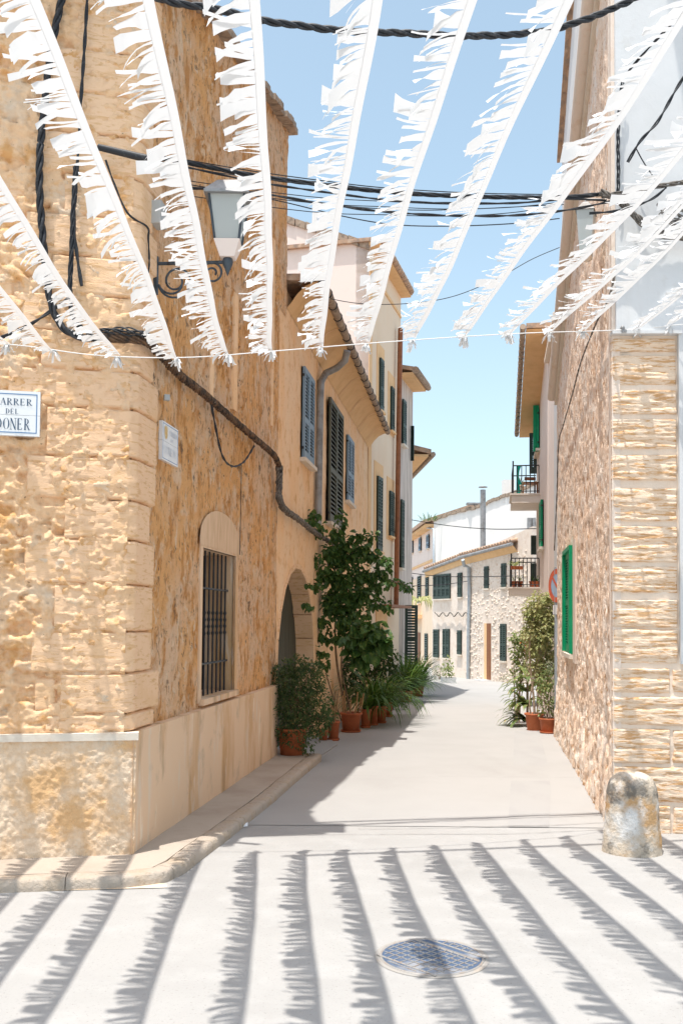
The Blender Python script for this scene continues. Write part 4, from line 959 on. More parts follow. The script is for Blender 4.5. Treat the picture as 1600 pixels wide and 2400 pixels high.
# ------------------------------------------------------------------ street furniture
# stone bollard
bp_ = G(1480, 1996); bp_.z = 0
nA, nZ = 64, 44; V = []
for j in range(nZ + 1):
    f = j / nZ
    z = .56 * (f if f < .7 else .7 + .3 * sin((f - .7) / .3 * pi / 2))
    r0 = .195 - .03 * min(1, f / .7); r0 *= 1 if f < .7 else cos((f - .7) / .3 * pi / 2) ** .55 if f < 1 else 0
    for i in range(nA):
        a = 2 * pi * i / nA; V.append((cos(a), sin(a), r0, z, a, f))
V = np.array(V); n1 = fbm(V[:, 4] * 2.2, V[:, 3] * 9, 4, 71) - .5; n1 = n1 + (fbm(V[:, 4] * 11, V[:, 3] * 34, 3, 77) - .5) * .5; n1 = n1 * np.minimum(1, np.minimum(V[:, 4], 2 * pi - V[:, 4]) * 2)
rad = V[:, 2] * (1 + .10 * n1) * (1 + .05 * np.cos(2 * V[:, 4] + .6))
zb = V[:, 3] + .015 * n1 * V[:, 5]
XY = np.stack([bp_.x + rad * V[:, 0], bp_.y + rad * V[:, 1] * .95, zb - .01], -1)
I = np.arange((nZ + 1) * nA).reshape(nZ + 1, nA); J = np.roll(I, -1, 1)
me = np_mesh('b', XY, np.stack([I[:-1], J[:-1], J[1:], I[1:]], -1).reshape(-1, 4))
tag(obj('stone_bollard', None, m_lichen, mesh=me), 'weathered round-topped stone bollard blotched grey and orange at the right corner', 'bollard')

# traffic sign
sp_ = G(1309, 1722)
t = thing('parking_sign', 'faded no-parking sign with red ring on a grey pole against the right wall', 'road sign', (sp_.x - .02, sp_.y, sp_.z))
sx, sy = sp_.x - .045, sp_.y - .35
cy_ = G(1309, 1722).y
def at(px, py, Y): return flatP(px, py, Y)
pc = at(1303, 1372, cy_ - .15); pbase = at(1308, 1722, cy_)
obj('pole', MB().tube([(pbase.x - .03, cy_, sp_.z - .02), (pbase.x - .03, cy_, at(1300, 1330, cy_).z)], .032, 10), m_grey, t)
nrm = Vector((-.965, -.26, 0)).normalized(); pc = Vector((pbase.x - .03, cy_ - .06, pc.z))
tv = Vector((-nrm.y, nrm.x, 0)); 
def disc(r0, r1, off, mat, name, n=36):
    mb = MB(); vs = []
    for i in range(n):
        a = 2 * pi * i / n; dv = tv * cos(a) + Vector((0, 0, 1)) * sin(a)
        vs += [pc + nrm * off + dv * r0, pc + nrm * off + dv * r1]
    mb.add(vs, [(2 * i, 2 * i + 1, (2 * i + 3) % (2 * n), (2 * i + 2) % (2 * n)) for i in range(n)]); return obj(name, mb, mat, t)
disc(.0, .25, .0, m_zinc, 'plate_back'); disc(.0, .175, .012, m_signb, 'face'); disc(.175, .25, .014, m_signr, 'ring')
mb = MB(); rimv = [pc + nrm * o + (tv * cos(a) + Vector((0, 0, 1)) * sin(a)) * .252 for a in [2 * pi * i / 36 for i in range(36)] for o in (-.012, .016)]
mb.add(rimv, [(2 * i, 2 * i + 1, (2 * i + 3) % 72, (2 * i + 2) % 72) for i in range(36)]); obj('edge', mb, m_signr, t)
d1_ = tv * .7 + Vector((0, 0, 1)) * -.7; d2_ = tv * .7 + Vector((0, 0, 1)) * .7
mb = MB(); mb.quad(pc + nrm * .0155 + d1_ * .18 + d2_ * .022, pc + nrm * .0155 + d1_ * .18 - d2_ * .022, pc + nrm * .0155 - d1_ * .18 - d2_ * .022, pc + nrm * .0155 - d1_ * .18 + d2_ * .022); obj('slash', mb, m_signr, t)
q = pc - Vector((0, 0, .36)); obj('sub_plate', MB().hexa([q + tv * a + nrm * b + Vector((0, 0, c)) for c in (-.07, .07) for a, b in ((-.12, 0), (.12, 0), (.12, .012), (-.12, .012))]), m_signw, t)
obj('clamp', MB().hexa([q + tv * a + nrm * b + Vector((0, 0, c)) for c in (-.075, .075) for a, b in ((-.125, -.03), (.0, -.03), (.0, -.002), (-.125, -.002))]), m_signr, t)

# wall lantern on the left building
ul, zl0 = WL.px(358, 690); _, zl1 = WL.px(358, 600); zarm = WL.px(358, 617)[1]
arm_len = .54
t = thing('wall_lantern', 'grey iron street lantern on a scrolled wall bracket at the left corner building', 'street lamp', tuple(WL.P(ul, zl0)))
obj('wall_plate', MB().wbox(WL, ul - .018, ul + .018, zl0, zl1, .0, .035), m_ironb, t)
br = obj('bracket', MB().tube([WL.P(ul, zarm, .03), WL.P(ul, zarm - .01, arm_len)], .013, 8), m_ironb, t)
def scroll(cu, cz, r0, turns, a0, sgn=1, rr=.008):
    P = []
    for i in range(int(26 * turns)):
        f = i / (26 * turns); a = a0 + sgn * 2 * pi * turns * f; r_ = r0 * (1 - .72 * f)
        P.append(WL.P(ul, cz + r_ * sin(a), cu + r_ * cos(a)))
    return MB().tube(P, rr, 6)
obj('scroll', scroll(.17, zarm - .13, .13, 1.6, pi * 1.05, 1), m_ironb, br)
obj('scroll', scroll(.17, zarm - .13, .13, .45, pi * 1.05, 1), m_ironb, br)
obj('scroll', scroll(.43, zarm - .085, .08, 1.5, pi * .75, -1), m_ironb, br)
tip = WL.P(ul, zarm - .01, arm_len)
obj('finial', MB().lathe(tip, [(.001, -.10), (.012, -.07), (.02, -.05), (.034, -.02), (.038, 0), (.03, .03), (.018, .05), (.03, .06), (.012, .08)], 12), m_ironb, t)
lt = tip + Vector((0, 0, .085))
sq = lambda r_, z: [lt + Vector((x * r_, y * r_, z)) for x, y in ((-1, -1), (1, -1), (1, 1), (-1, 1))]
hL = .35; rb_, rt_ = .08, .118
obj('glass', MB().add(sq(rb_, .05) + sq(rt_, hL), [(0, 1, 5, 4), (1, 2, 6, 5), (2, 3, 7, 6), (3, 0, 4, 7), (3, 2, 1, 0)]), m_lampg, t)
for k in range(4):
    a, b = sq(rb_ + .004, .05)[k], sq(rt_ + .004, hL)[k]; obj('frame_bar', MB().tube([a, b], .009, 5), m_ironb, t)
obj('lower_cup', MB().add(sq(.05, -.06) + sq(rb_ + .01, .05), [(0, 1, 5, 4), (1, 2, 6, 5), (2, 3, 7, 6), (3, 0, 4, 7), (3, 2, 1, 0)]), m_pink, t)
obj('roof_cap', MB().add(sq(rt_ + .035, hL) + sq(rt_ + .035, hL + .02) + sq(.07, hL + .12), [(0, 1, 5, 4), (1, 2, 6, 5), (2, 3, 7, 6), (3, 0, 4, 7), (4, 5, 9, 8), (5, 6, 10, 9), (6, 7, 11, 10), (7, 4, 8, 11), (8, 9, 10, 11), (3, 2, 1, 0)]), m_zinc, t)
# right lantern, frosted
ur, zr_ = WR.px(1408, 480); 
t = thing('frosted_lantern', 'tapered frosted glass lantern hanging below the cables at the right stone wall', 'street lamp', tuple(WR.P(ur, zr_)))
ctr = at(1372, 500, WR.P(ur, 0).y - .1); bt = at(1368, 612, WR.P(ur, 0).y - .1); hh = ctr.z - bt.z
sq2 = lambda r_, z: [Vector((ctr.x, ctr.y, z)) + Vector((x * r_ * 1.0, y * r_, 0)) for x, y in ((-1, -.7), (.4, -1), (1, .6), (-.4, 1))]
obj('glass', MB().add(sq2(.065, bt.z + .03) + sq2(.10, ctr.z), [(0, 1, 5, 4), (1, 2, 6, 5), (2, 3, 7, 6), (3, 0, 4, 7), (3, 2, 1, 0)]), m_frost, t)
obj('bottom_cup', MB().add(sq2(.03, bt.z) + sq2(.066, bt.z + .03), [(0, 1, 5, 4), (1, 2, 6, 5), (2, 3, 7, 6), (3, 0, 4, 7), (3, 2, 1, 0)]), m_cap, t)
obj('hood', MB().add(sq2(.112, ctr.z) + sq2(.03, ctr.z + .09), [(0, 1, 5, 4), (1, 2, 6, 5), (2, 3, 7, 6), (3, 0, 4, 7), (4, 5, 6, 7)]), m_zinc, t)
obj('bracket', MB().tube([Vector((ctr.x, ctr.y, ctr.z + .08)), Vector((ctr.x, ctr.y, ctr.z + .12)), WR.P(ur - .1, ctr.z + .12, .0)], .012, 6), m_zinc, t)
# junction box
u, z = WF.px(350, 502); u = WL.px(350, 502)[0]; zt = WL.px(350, 476)[1]; zb = WL.px(350, 530)[1]
tag(obj('junction_box', MB().wbox(WL, max(u - .05, .05), max(u + .08, .18), zb, zt, .03, .10), m_boxg), 'small grey junction box fixed to the quoins above the wall lantern', 'junction box')

# tile street signs with lettering
def arc(cx, cy, rx, ry, a0, a1, w0, w1, n=10):
    """crescent stroke, thin at the ends and thick in the middle"""
    out = []
    for i in range(n):
        f0, f1 = i / n, (i + 1) / n; q = []
        for f in (f0, f1):
            a = RAD(a0 + (a1 - a0) * f); w = w0 + (w1 - w0) * sin(pi * f)
            q.append(((cx + (rx + w / 2) * cos(a), cy + (ry + w * .15) * sin(a)), (cx + (rx - w / 2) * cos(a), cy + (ry - w * .15) * sin(a))))
        out.append([q[0][0], q[1][0], q[1][1], q[0][1]])
    return out
def ln(x0, y0, x1, y1, w):
    dx, dy = x1 - x0, y1 - y0
    if abs(dy) >= abs(dx) * .3: return [[(x0 - w / 2, y0), (x0 + w / 2, y0), (x1 + w / 2, y1), (x1 - w / 2, y1)]]
    return [[(x0, y0 - w / 2), (x1, y1 - w / 2), (x1, y1 + w / 2), (x0, y0 + w / 2)]]
T, t_ = .15, .045
def serif(x, y): return ln(x - .13, y, x + .13, y, .04)
GL = {
 'A': ln(.05, 0, .34, 1, t_) + ln(.62, 0, .34, 1, T) + ln(.17, .36, .5, .36, t_) + serif(.05, .02) + serif(.62, .02),
 'C': arc(.36, .5, .29, .48, 50, 310, .03, .15) + ln(.57, .72, .57, .9, .06),
 'R': ln(.13, 0, .13, 1, T) + arc(.2, .74, .28, .245, -90, 90, .04, .15) + ln(.22, .49, .13, .49, t_) + ln(.28, .5, .62, 0, .13) + serif(.13, .02) + serif(.13, .98) + serif(.62, .02),
 'E': ln(.13, 0, .13, 1, T) + ln(.13, .97, .52, .97, t_) + ln(.13, .5, .42, .5, t_) + ln(.13, .03, .55, .03, t_) + ln(.52, .84, .52, .98, .05) + ln(.42, .42, .42, .58, .05) + ln(.55, .02, .55, .18, .05),
 'D': ln(.13, 0, .13, 1, T) + arc(.2, .5, .38, .48, -90, 90, .04, .16) + serif(.13, .02) + serif(.13, .98),
 'L': ln(.13, 0, .13, 1, T) + ln(.13, .03, .5, .03, t_) + ln(.5, .02, .5, .18, .05) + serif(.13, .98),
 'O': arc(.37, .5, .29, .48, 90, 270, .04, .15) + arc(.37, .5, .29, .48, -90, 90, .04, .15),
 'N': ln(.1, 0, .1, 1, t_) + ln(.1, 1, .62, 0, T) + ln(.62, 0, .62, 1, t_) + serif(.1, .02) + serif(.62, .98),
 'S': arc(.32, .74, .2, .24, 30, 270, .04, .13) + arc(.32, .26, .2, .24, -150, 90, .04, .13),
 'T': ln(.32, 0, .32, 1, T) + ln(.04, .97, .6, .97, t_) + serif(.32, .02),
 'U': ln(.1, .28, .1, 1, T) + arc(.34, .28, .24, .26, 180, 360, .08, .06) + ln(.58, .28, .58, 1, t_)}
def lettering(w, sgn, text, u_left, z_base, h, width, off, mat, parent):
    """width = total width; sgn +1 when u grows to the viewer's right"""
    adv = width / len(text)
    for i, ch in enumerate(text):
        mb = MB()
        for k, q in enumerate(GL[ch]):
            mb.quad(*[w.P(u_left + sgn * (i * adv + x * adv * 1.25), z_base + y * h, off + .0003 * (k % 7)) for x, y in q])
        obj('letter', mb, mat, parent)
# sign A on the front wall: u grows to the left of the picture
uL = WF.px(97, 970)[0]; zT = WF.px(60, 922)[1]; zB2 = WF.px(60, 1026)[1]; SWd = .52
O_ = .062
t = thing('street_name_sign', 'white glazed tile street sign with blue border reading CARRER DEL at the left edge', 'street sign', tuple(WF.P(uL, zB2)))
zm = (zT * .46 + zB2 * .54); uM = uL + SWd / 2
for (a, b) in ((uL, uM - .001), (uM + .001, uL + SWd)):
    for (p, q) in ((zB2, zm - .001), (zm + .001, zT)): obj('tile', MB().wbox(WF, a, b, p, q, .02, O_), m_tileglaze, t)
bw = .006; e = .018
mb = MB(); mb.wbox(WF, uL + e, uL + SWd - e, zT - e - bw, zT - e, O_ - .002, O_ + .0012); mb.wbox(WF, uL + e, uL + SWd - e, zB2 + e, zB2 + e + bw, O_ - .002, O_ + .0012)
mb.wbox(WF, uL + e, uL + e + bw, zB2 + e + bw, zT - e - bw, O_ - .002, O_ + .0012); mb.wbox(WF, uL + SWd - e - bw, uL + SWd - e, zB2 + e + bw, zT - e - bw, O_ - .002, O_ + .0012); obj('border', mb, m_inkb, t)
def uz(x, y): return WF.px(x, y, O_)
u1, z1 = uz(78, 956); u0, _ = uz(-14, 950); lettering(WF, -1, 'CARRER', u0, uz(40, 950)[1], uz(40, 934)[1] - uz(40, 950)[1], u0 - u1, O_ + .002, m_inkd, t)
u1, _ = uz(47, 968); u0, _ = uz(14, 968); lettering(WF, -1, 'DEL', u0, uz(30, 970)[1], uz(30, 958)[1] - uz(30, 970)[1], u0 - u1, O_ + .002, m_inkd, t)
u1, _ = uz(73, 1005); u0, _ = uz(-9, 1005); lettering(WF, -1, 'DONER', u0, uz(35, 1007)[1], uz(35, 980)[1] - uz(35, 1007)[1], u0 - u1, O_ + .002, m_inkd, t)
# sign B on the side wall
ua, zt = WL.px(373, 985); ub, _ = WL.px(410, 1010); zb = WL.px(373, 1077)[1]; O2 = .028
t = thing('faded_name_sign', 'faded white tile sign with blue border and small yellow crest on the shaded side wall', 'street sign', tuple(WL.P(ua, zb)))
um_ = ua + (ub - ua) * .36; zm = (zt + zb) / 2
for (a, b, p, q) in [(ua, um_ - .001, zb, zm - .001), (um_ + .001, ub, zb, zm - .001), (ua, um_ - .001, zm + .001, zt), (um_ + .001, ub, zm + .001, zt)]:
    obj('tile', MB().wbox(WL, a, b, p, q, .0, O2), m_tileglaze, t)
mb = MB(); e = .012; bw = .004
mb.wbox(WL, ua + e, ub - e, zt - e - bw, zt - e, O2 - .002, O2 + .0012); mb.wbox(WL, ua + e, ub - e, zb + e, zb + e + bw, O2 - .002, O2 + .0012)
mb.wbox(WL, ua + e, ua + e + bw, zb + e + bw, zt - e - bw, O2 - .002, O2 + .0012); mb.wbox(WL, ub - e - bw, ub - e, zb + e + bw, zt - e - bw, O2 - .002, O2 + .0012); obj('border', mb, m_inkb, t)
cx_, cz_ = ua + (um_ - ua) * .58, zm + (zt - zm) * .48; hh = (zt - zm) * .36; ww = (um_ - ua) * .26
obj('crest', MB().quad(*[WL.P(cx_ + x * ww, cz_ + y * hh, O2 + .002) for x, y in [(-1, .7), (-.4, 1), (0, .8), (.4, 1), (1, .7), (1, -.3), (.6, -.8), (0, -1), (-.6, -.8), (-1, -.3)]]), m_crest, t)
lettering(WL, 1, 'CARRER', um_ + .015, zm + (zt - zm) * .42, (zt - zm) * .26, (ub - um_) - .04, O2 + .002, m_inkf, t)
lettering(WL, 1, 'DE', um_ + .06, zm + (zt - zm) * .12, (zt - zm) * .16, .06, O2 + .002, m_inkf, t)
lettering(WL, 1, 'SUNETU', ua + .03, zb + (zm - zb) * .36, (zm - zb) * .42, (ub - ua) - .06, O2 + .002, m_inkf, t)
# little pale tag on the wall
tag(obj('wall_fixing', MB().box(WL.pt(391, 932, .05), (.04, .04, .04), .4), m_boxg), 'tiny pale metal fixing on the side wall above the faded tile sign', 'wall fixing')

# ------------------------------------------------------------------ cables
def bezier(P, n=10):
    """Catmull-Rom through points"""
    P = [Vector(p) for p in P]; Q = [P[0]] + P + [P[-1]]; out = []
    for i in range(1, len(Q) - 2):
        for k in range(n):
            t = k / n; a, b, c, d = Q[i - 1], Q[i], Q[i + 1], Q[i + 2]
            out.append(.5 * ((2 * b) + (c - a) * t + (2 * a - 5 * b + 4 * c - d) * t * t + (3 * b - a - 3 * c + d) * t ** 3))
    out.append(P[-1]); return out
def twist(path, R_, strands, r_, turn=.35, seed=0, loose=0.0):
    mb = MB(); rr_ = random.Random(seed); d = 0; acc = [0]
    for i in range(1, len(path)): d += (path[i] - path[i - 1]).length; acc.append(d)
    for s_ in range(strands):
        ph = 2 * pi * s_ / strands; rad = R_ * rr_.uniform(.75, 1.1); P = []
        for i, p in enumerate(path):
            t = (path[min(i + 1, len(path) - 1)] - path[max(i - 1, 0)]).normalized(); a = t.orthogonal().normalized()
            a = (Vector((0, 0, 1)) - t * t.z); a = a.normalized() if a.length > .05 else Vector((1, 0, 0)); b = t.cross(a)
            th = ph + acc[i] / turn * 2 * pi; w_ = rad + loose * sin(acc[i] * 5 + s_ * 1.9)
            P.append(p + (a * cos(th) + b * sin(th)) * w_)
        mb.tube(P, r_, 5, cap=False)
    return mb
def cable(name, pts, R_, st, r_, mat, label, seed=0, turn=.35, loose=0, n=12, group=None):
    return tag(obj(name, twist(bezier(pts, n), R_, st, r_, turn, seed, loose), mat), label, 'cable', group)
WLp = lambda x, y, o=.05: WL.pt(x, y, o)
WFp = lambda x, y, o=.08: WF.pt(x, y, o)
cable('wall_cable_bundle', [WFp(235, 790), WFp(290, 792), WLp(342, 800, .09), WLp(380, 835, .09), WLp(420, 878, .08), WLp(480, 925, .08), WLp(540, 978, .08), WLp(600, 1030, .08), WLp(640, 1065, .08), WLp(654, 1092, .08)], .026, 7, .011, m_cableo, 'thick twisted brown cable bundle sagging diagonally across the left side wall', 1, n=16)
cable('wall_cable_bundle', [WLp(654, 1092, .08), WLp(654, 1130, .07), WLp(654, 1168, .07), WLp(668, 1195, .08), WLp(700, 1218, .08), WLp(740, 1250, .08), WLp(782, 1275, .08)], .03, 6, .013, m_cableg, 'dusty cable bundle dropping and running toward the climbing plant', 2, n=14)
cable('looped_cable', [WLp(495, 945, .07), WLp(507, 1010, .07), WLp(522, 1070, .07), WLp(545, 1093, .07), WLp(572, 1082, .07), WLp(596, 1045, .07)], .006, 2, .006, m_cable, 'thin black cable loop hanging below the brown bundle', 3)
cable('thin_wall_wire', [WLp(566, 1085, .03), WLp(564, 1200, .03), WLp(562, 1300, .03)], .0, 1, .004, m_cable, 'thin straight wire dropping beside the barred window', 4)
cable('front_drop_cable', [WFp(150, -20), WFp(122, 110), WFp(107, 230), WFp(95, 350), WFp(94, 460), WFp(105, 600), WFp(120, 710), WFp(150, 770), WFp(200, 792), WFp(240, 790)], .014, 3, .013, m_cable, 'thick black cable running down the front wall and bending toward the corner', 5)
cable('front_drop_cable', [WFp(206, -20), WFp(198, 120), WFp(190, 240), WFp(180, 420), WFp(174, 520), WFp(180, 590), WFp(192, 670)], .005, 2, .008, m_cable, 'thinner black cable down the front wall right of the thick one', 6)
cable('front_drop_cable', [WFp(178, 390), WFp(172, 500), WFp(168, 600), WFp(165, 690), WFp(175, 750), WFp(215, 785)], .012, 4, .007, m_cable, 'loose group of black cables from the anchor down the front wall', 7)
cable('front_side_cable', [WFp(-60, 812), WFp(20, 785), WFp(80, 755), WFp(140, 715), WFp(170, 690)], .006, 2, .007, m_cable, 'black cable entering from the left edge above the street sign', 8)
cable('corner_cable_tangle', [WFp(235, 778, .1), WFp(280, 776, .1), WLp(335, 782, .1), WLp(352, 800, .1)], .02, 6, .006, m_cable, 'tangle of black wires wrapped round the left corner', 9, loose=.01)
cable('box_wire', [WFp(248, 375, .1), WFp(268, 430, .09), WFp(300, 500, .09), WLp(345, 532, .06), WLp(348, 560, .05), WLp(350, 620, .05), WLp(343, 670, .05)], .003, 2, .005, m_cable, 'black wire curving from the anchor to the junction box and bracket', 10)
tag(obj('cable_splice', MB().tube([WFp(232, 345, .16), WLp(345, 372, .16)], [.022, .026], 10), m_cable), 'thick black cable splice sleeve at the left corner anchor', 'cable joint')
# aerial cables over the street
LA = WFp(228, 350, .14); LYs = LA.y
def aer(x, y, Y): return flatP(x, y, Y)
Yr = cR.y
def aerial(name, pts, R_, st, r_, label, seed, turn=.5, mat=None, Y0=None, Y1=None):
    n = len(pts); P = []
    a = Y0 if Y0 is not None else 6.6; b = Y1 if Y1 is not None else 7.3
    for i, (x, y) in enumerate(pts): P.append(aer(x, y, a + (b - a) * (x - pts[0][0]) / (pts[-1][0] - pts[0][0])))
    return cable(name, P, R_, st, r_, mat or m_cable, label, seed, turn)
aerial('overhead_cable', [(235, 345), (420, 378), (600, 412), (750, 432), (880, 447), (1000, 456), (1120, 461), (1240, 463), (1330, 462), (1410, 455)], .010, 4, .008, 'thickest black overhead cable crossing the street below the lantern tops', 20)
aerial('overhead_cable', [(240, 352), (420, 388), (600, 426), (760, 450), (900, 468), (1010, 475), (1200, 476), (1320, 466), (1420, 470)], .004, 2, .0055, 'thin overhead wire just under the thickest cable', 21)
aerial('overhead_cable', [(235, 343), (420, 372), (600, 402), (760, 424), (900, 440), (1100, 452), (1300, 456)], .0, 1, .004, 'thin overhead wire just above the thickest cable', 22)
aerial('overhead_cable', [(430, 440), (600, 452), (760, 478), (900, 496), (1050, 505), (1200, 505), (1330, 492), (1440, 470)], .005, 2, .0055, 'doubled thin overhead cable lower down between the walls', 23)
aerial('overhead_cable', [(430, 430), (640, 468), (800, 506), (920, 526), (1050, 530), (1200, 524), (1310, 512)], .0, 1, .0042, 'lowest thin overhead wire of the middle group', 24)
aerial('overhead_cable', [(430, 436), (640, 458), (800, 482), (960, 492), (1100, 490), (1300, 480)], .0, 1, .0035, 'hair-thin overhead wire between the two middle cables', 25)
aerial('overhead_cable', [(340, -14), (420, 8), (520, 24), (600, 45), (700, 60), (830, 74), (960, 78), (1060, 84), (1180, 82), (1290, 70), (1380, 42), (1440, 18), (1540, -30)], .014, 3, .012, 'thick twisted black cable sagging across the top of the view', 26, turn=.3, Y0=5.6, Y1=6.2)
aerial('overhead_cable', [(700, 680), (760, 697), (850, 712), (960, 711), (1060, 695), (1160, 655), (1245, 608), (1310, 580)], .0, 1, .005, 'fine wire sagging between the cream house and the right wall', 27, Y0=12, Y1=12.5)
aerial('far_wire', [(955, 1217), (1050, 1232), (1150, 1240), (1255, 1239)], .0, 1, .010, 'upper thin wire across the far end of the street', 28, Y0=26, Y1=19)
aerial('far_wire', [(955, 1342), (1020, 1350), (1100, 1352), (1200, 1350)], .0, 1, .010, 'middle thin wire across the far end of the street', 29, Y0=27, Y1=22)
aerial('far_wire', [(955, 1374), (1040, 1370), (1095, 1362)], .0, 1, .012, 'short lower wire to the far downpipe', 30, Y0=28, Y1=32)
cable('wavy_wall_cable', [WS.pt(x, 1440 + 5 * sin(x * .35), .1) for x in range(1018, 1100, 5)], .0, 1, .022, m_cableg, 'wavy cable strung along the far stone house above its ground floor windows', 31, n=4)
aerial('diagonal_cable', [(1640, -10), (1590, 40), (1540, 90), (1490, 145), (1455, 188)], .006, 2, .006, 'thin black cable slanting from the top right corner to the wall edge', 32, Y0=6.4, Y1=7.2)
cable('corner_drop_cable', [WRp for WRp in [WP.pt(1458, 188, .1), WP.pt(1450, 260, .08), WP.pt(1447, 330, .08), WP.pt(1448, 400, .08), WP.pt(1446, 470, .08)]], .01, 3, .006, m_cable, 'black cables dropping down the right corner edge', 33)
cable('right_wall_wire', [WR.pt(1440, 640, .05), WR.pt(1425, 700, .05), WR.pt(1395, 760, .05), WR.pt(1360, 850, .05), WR.pt(1340, 925, .05), WR.pt(1318, 1000, .05), WR.pt(1308, 1040, .05), WR.pt(1304, 1160, .05), WR.pt(1298, 1290, .05)], .004, 2, .006, m_cableg, 'thin brown wire trailing diagonally down the right stone wall', 34)
WRB = lambda x, y: WP.pt(x, y, .16)
cable('right_cable_bundle', [WRB(1405, 450), WRB(1450, 470), WRB(1490, 510), WRB(1540, 545), WRB(1590, 555), WRB(1660, 560)], .020, 7, .007, m_cableg, 'grey tangled cable bundle sagging over the right white wall', 35, loose=.006)
cable('right_cable_bundle', [WRB(1410, 460), WRB(1460, 452), WRB(1510, 442), WRB(1570, 432), WRB(1650, 420)], .012, 4, .007, m_cableg, 'upper grey cable bundle running to the right edge', 36)
cable('right_cable_bundle', [WRB(1380, 500), WRB(1450, 493), WRB(1520, 470), WRB(1560, 440)], .006, 2, .006, m_cable, 'dark cable pair crossing under the grey bundle', 37)
rr2 = random.Random(9); mb = MB()
for k in range(9):
    cx, cy2 = rr2.uniform(1555, 1600), rr2.uniform(485, 530); ph = rr2.uniform(0, 6); P = []
    for i in range(20):
        a = ph + i / 19 * 2 * pi * rr2.choice((1, 1.0)); P.append(WP.pt(cx + 26 * cos(a), cy2 + 18 * sin(a + k), .12 + .01 * k))
    mb.tube(P, .005, 5, cap=False)
tag(obj('cable_coil', mb, m_cableg), 'loose coils of grey cable at the right edge on the white wall', 'cable')
cable('right_edge_cable', [WP.pt(1620, 150, .2), WP.pt(1580, 215, .2), WP.pt(1540, 285, .2), WP.pt(1500, 330, .2), WP.pt(1470, 380, .15)], .008, 2, .007, m_cable, 'dark cable slanting down from the right edge over the white wall', 39)
cable('right_edge_cable', [WP.pt(1488, 345, .12), WP.pt(1510, 385, .12), WP.pt(1545, 435, .12)], .0, 1, .005, m_cable, 'short slanting wire on the white wall above the grey bundle', 40)

for k, (dy, lab) in enumerate([(-7, 'hair-thin wire running along the top of the thickest overhead cable'), (22, 'fine overhead wire a hand below the thickest cable'), (36, 'fine overhead wire in the middle of the lower group'), (57, 'fine overhead wire near the bottom of the lower group')]):
    aerial('overhead_cable', [(430, 400 + dy), (600, 424 + dy), (760, 442 + dy), (900, 452 + dy * .9), (1050, 461 + dy * .8), (1200, 464 + dy * .6), (1320, 462 + dy * .3)], .0, 1, .0032, lab, 50 + k)

# ------------------------------------------------------------------ string and streamers
hook = WP.pt(1458, 773, .06); lefts_ = flatP(-340, 806, 5.98)
SP = [lefts_, flatP(0, 806, 6.04), flatP(220, 832, 6.08), flatP(430, 838, 6.1), flatP(640, 823, 6.16), flatP(860, 805, 6.28), flatP(1070, 790, 6.46), flatP(1250, 780, 6.7), hook, WP.pt(1620, 758, .12)]
string_path = bezier(SP, 8)
tag(obj('string_line', MB().tube(string_path, .0035, 5), m_string), 'white string stretched across the street holding the far ends of the streamers', 'string')
mb = MB(); mb.lathe(hook, [(.001, -.02), (.012, 0), (.02, .01), (.012, .03), (.001, .035)], 8); mb.tube([hook, hook - WP.n * .05], .008, 6); mb.box(hook + Vector((.01, 0, -.01)), (.035, .03, .02))
tag(obj('string_hook', mb, m_zinc), 'small metal hook at the right corner where the white string is tied', 'hook')
def string_at(x_px):
    best = min(string_path, key=lambda p: abs(800 + F * p.x / p.y - x_px)); i = string_path.index(best)
    # refine linearly
    for a, b in zip(string_path, string_path[1:]):
        xa, xb = 800 + F * a.x / a.y, 800 + F * b.x / b.y
        if min(xa, xb) <= x_px <= max(xa, xb): return a.lerp(b, (x_px - xa) / (xb - xa))
    return best
DIRX = (663 - 800) / F
STL = 6.0
near_y = .4
ends = [-330, -215, -103, 8, 118, 268, 411, 532, 636, 750, 858, 966, 1090, 1197, 1291, 1370, 1500, 1575]
SLAB = ['beyond the left edge, farthest from view', 'beyond the left edge, second', 'just beyond the left edge', 'leftmost in view by the street sign', 'second in view, low over the left front wall',
        'crossing the black drop cables on the left', 'ending just left of the brown cable bundle', 'crossing the iron bracket of the wall lantern', 'hanging right in front of the lantern glass',
        'crossing the pink gable wall', 'crossing the eave of the cream house', 'first one against open blue sky', 'second one against open sky, left of the right roofline', 'ending over the sky beside the right building',
        'crossing the frosted lantern on the right', 'ending at the right building corner edge', 'low over the white wall at the right', 'last one at the right edge over white wall']
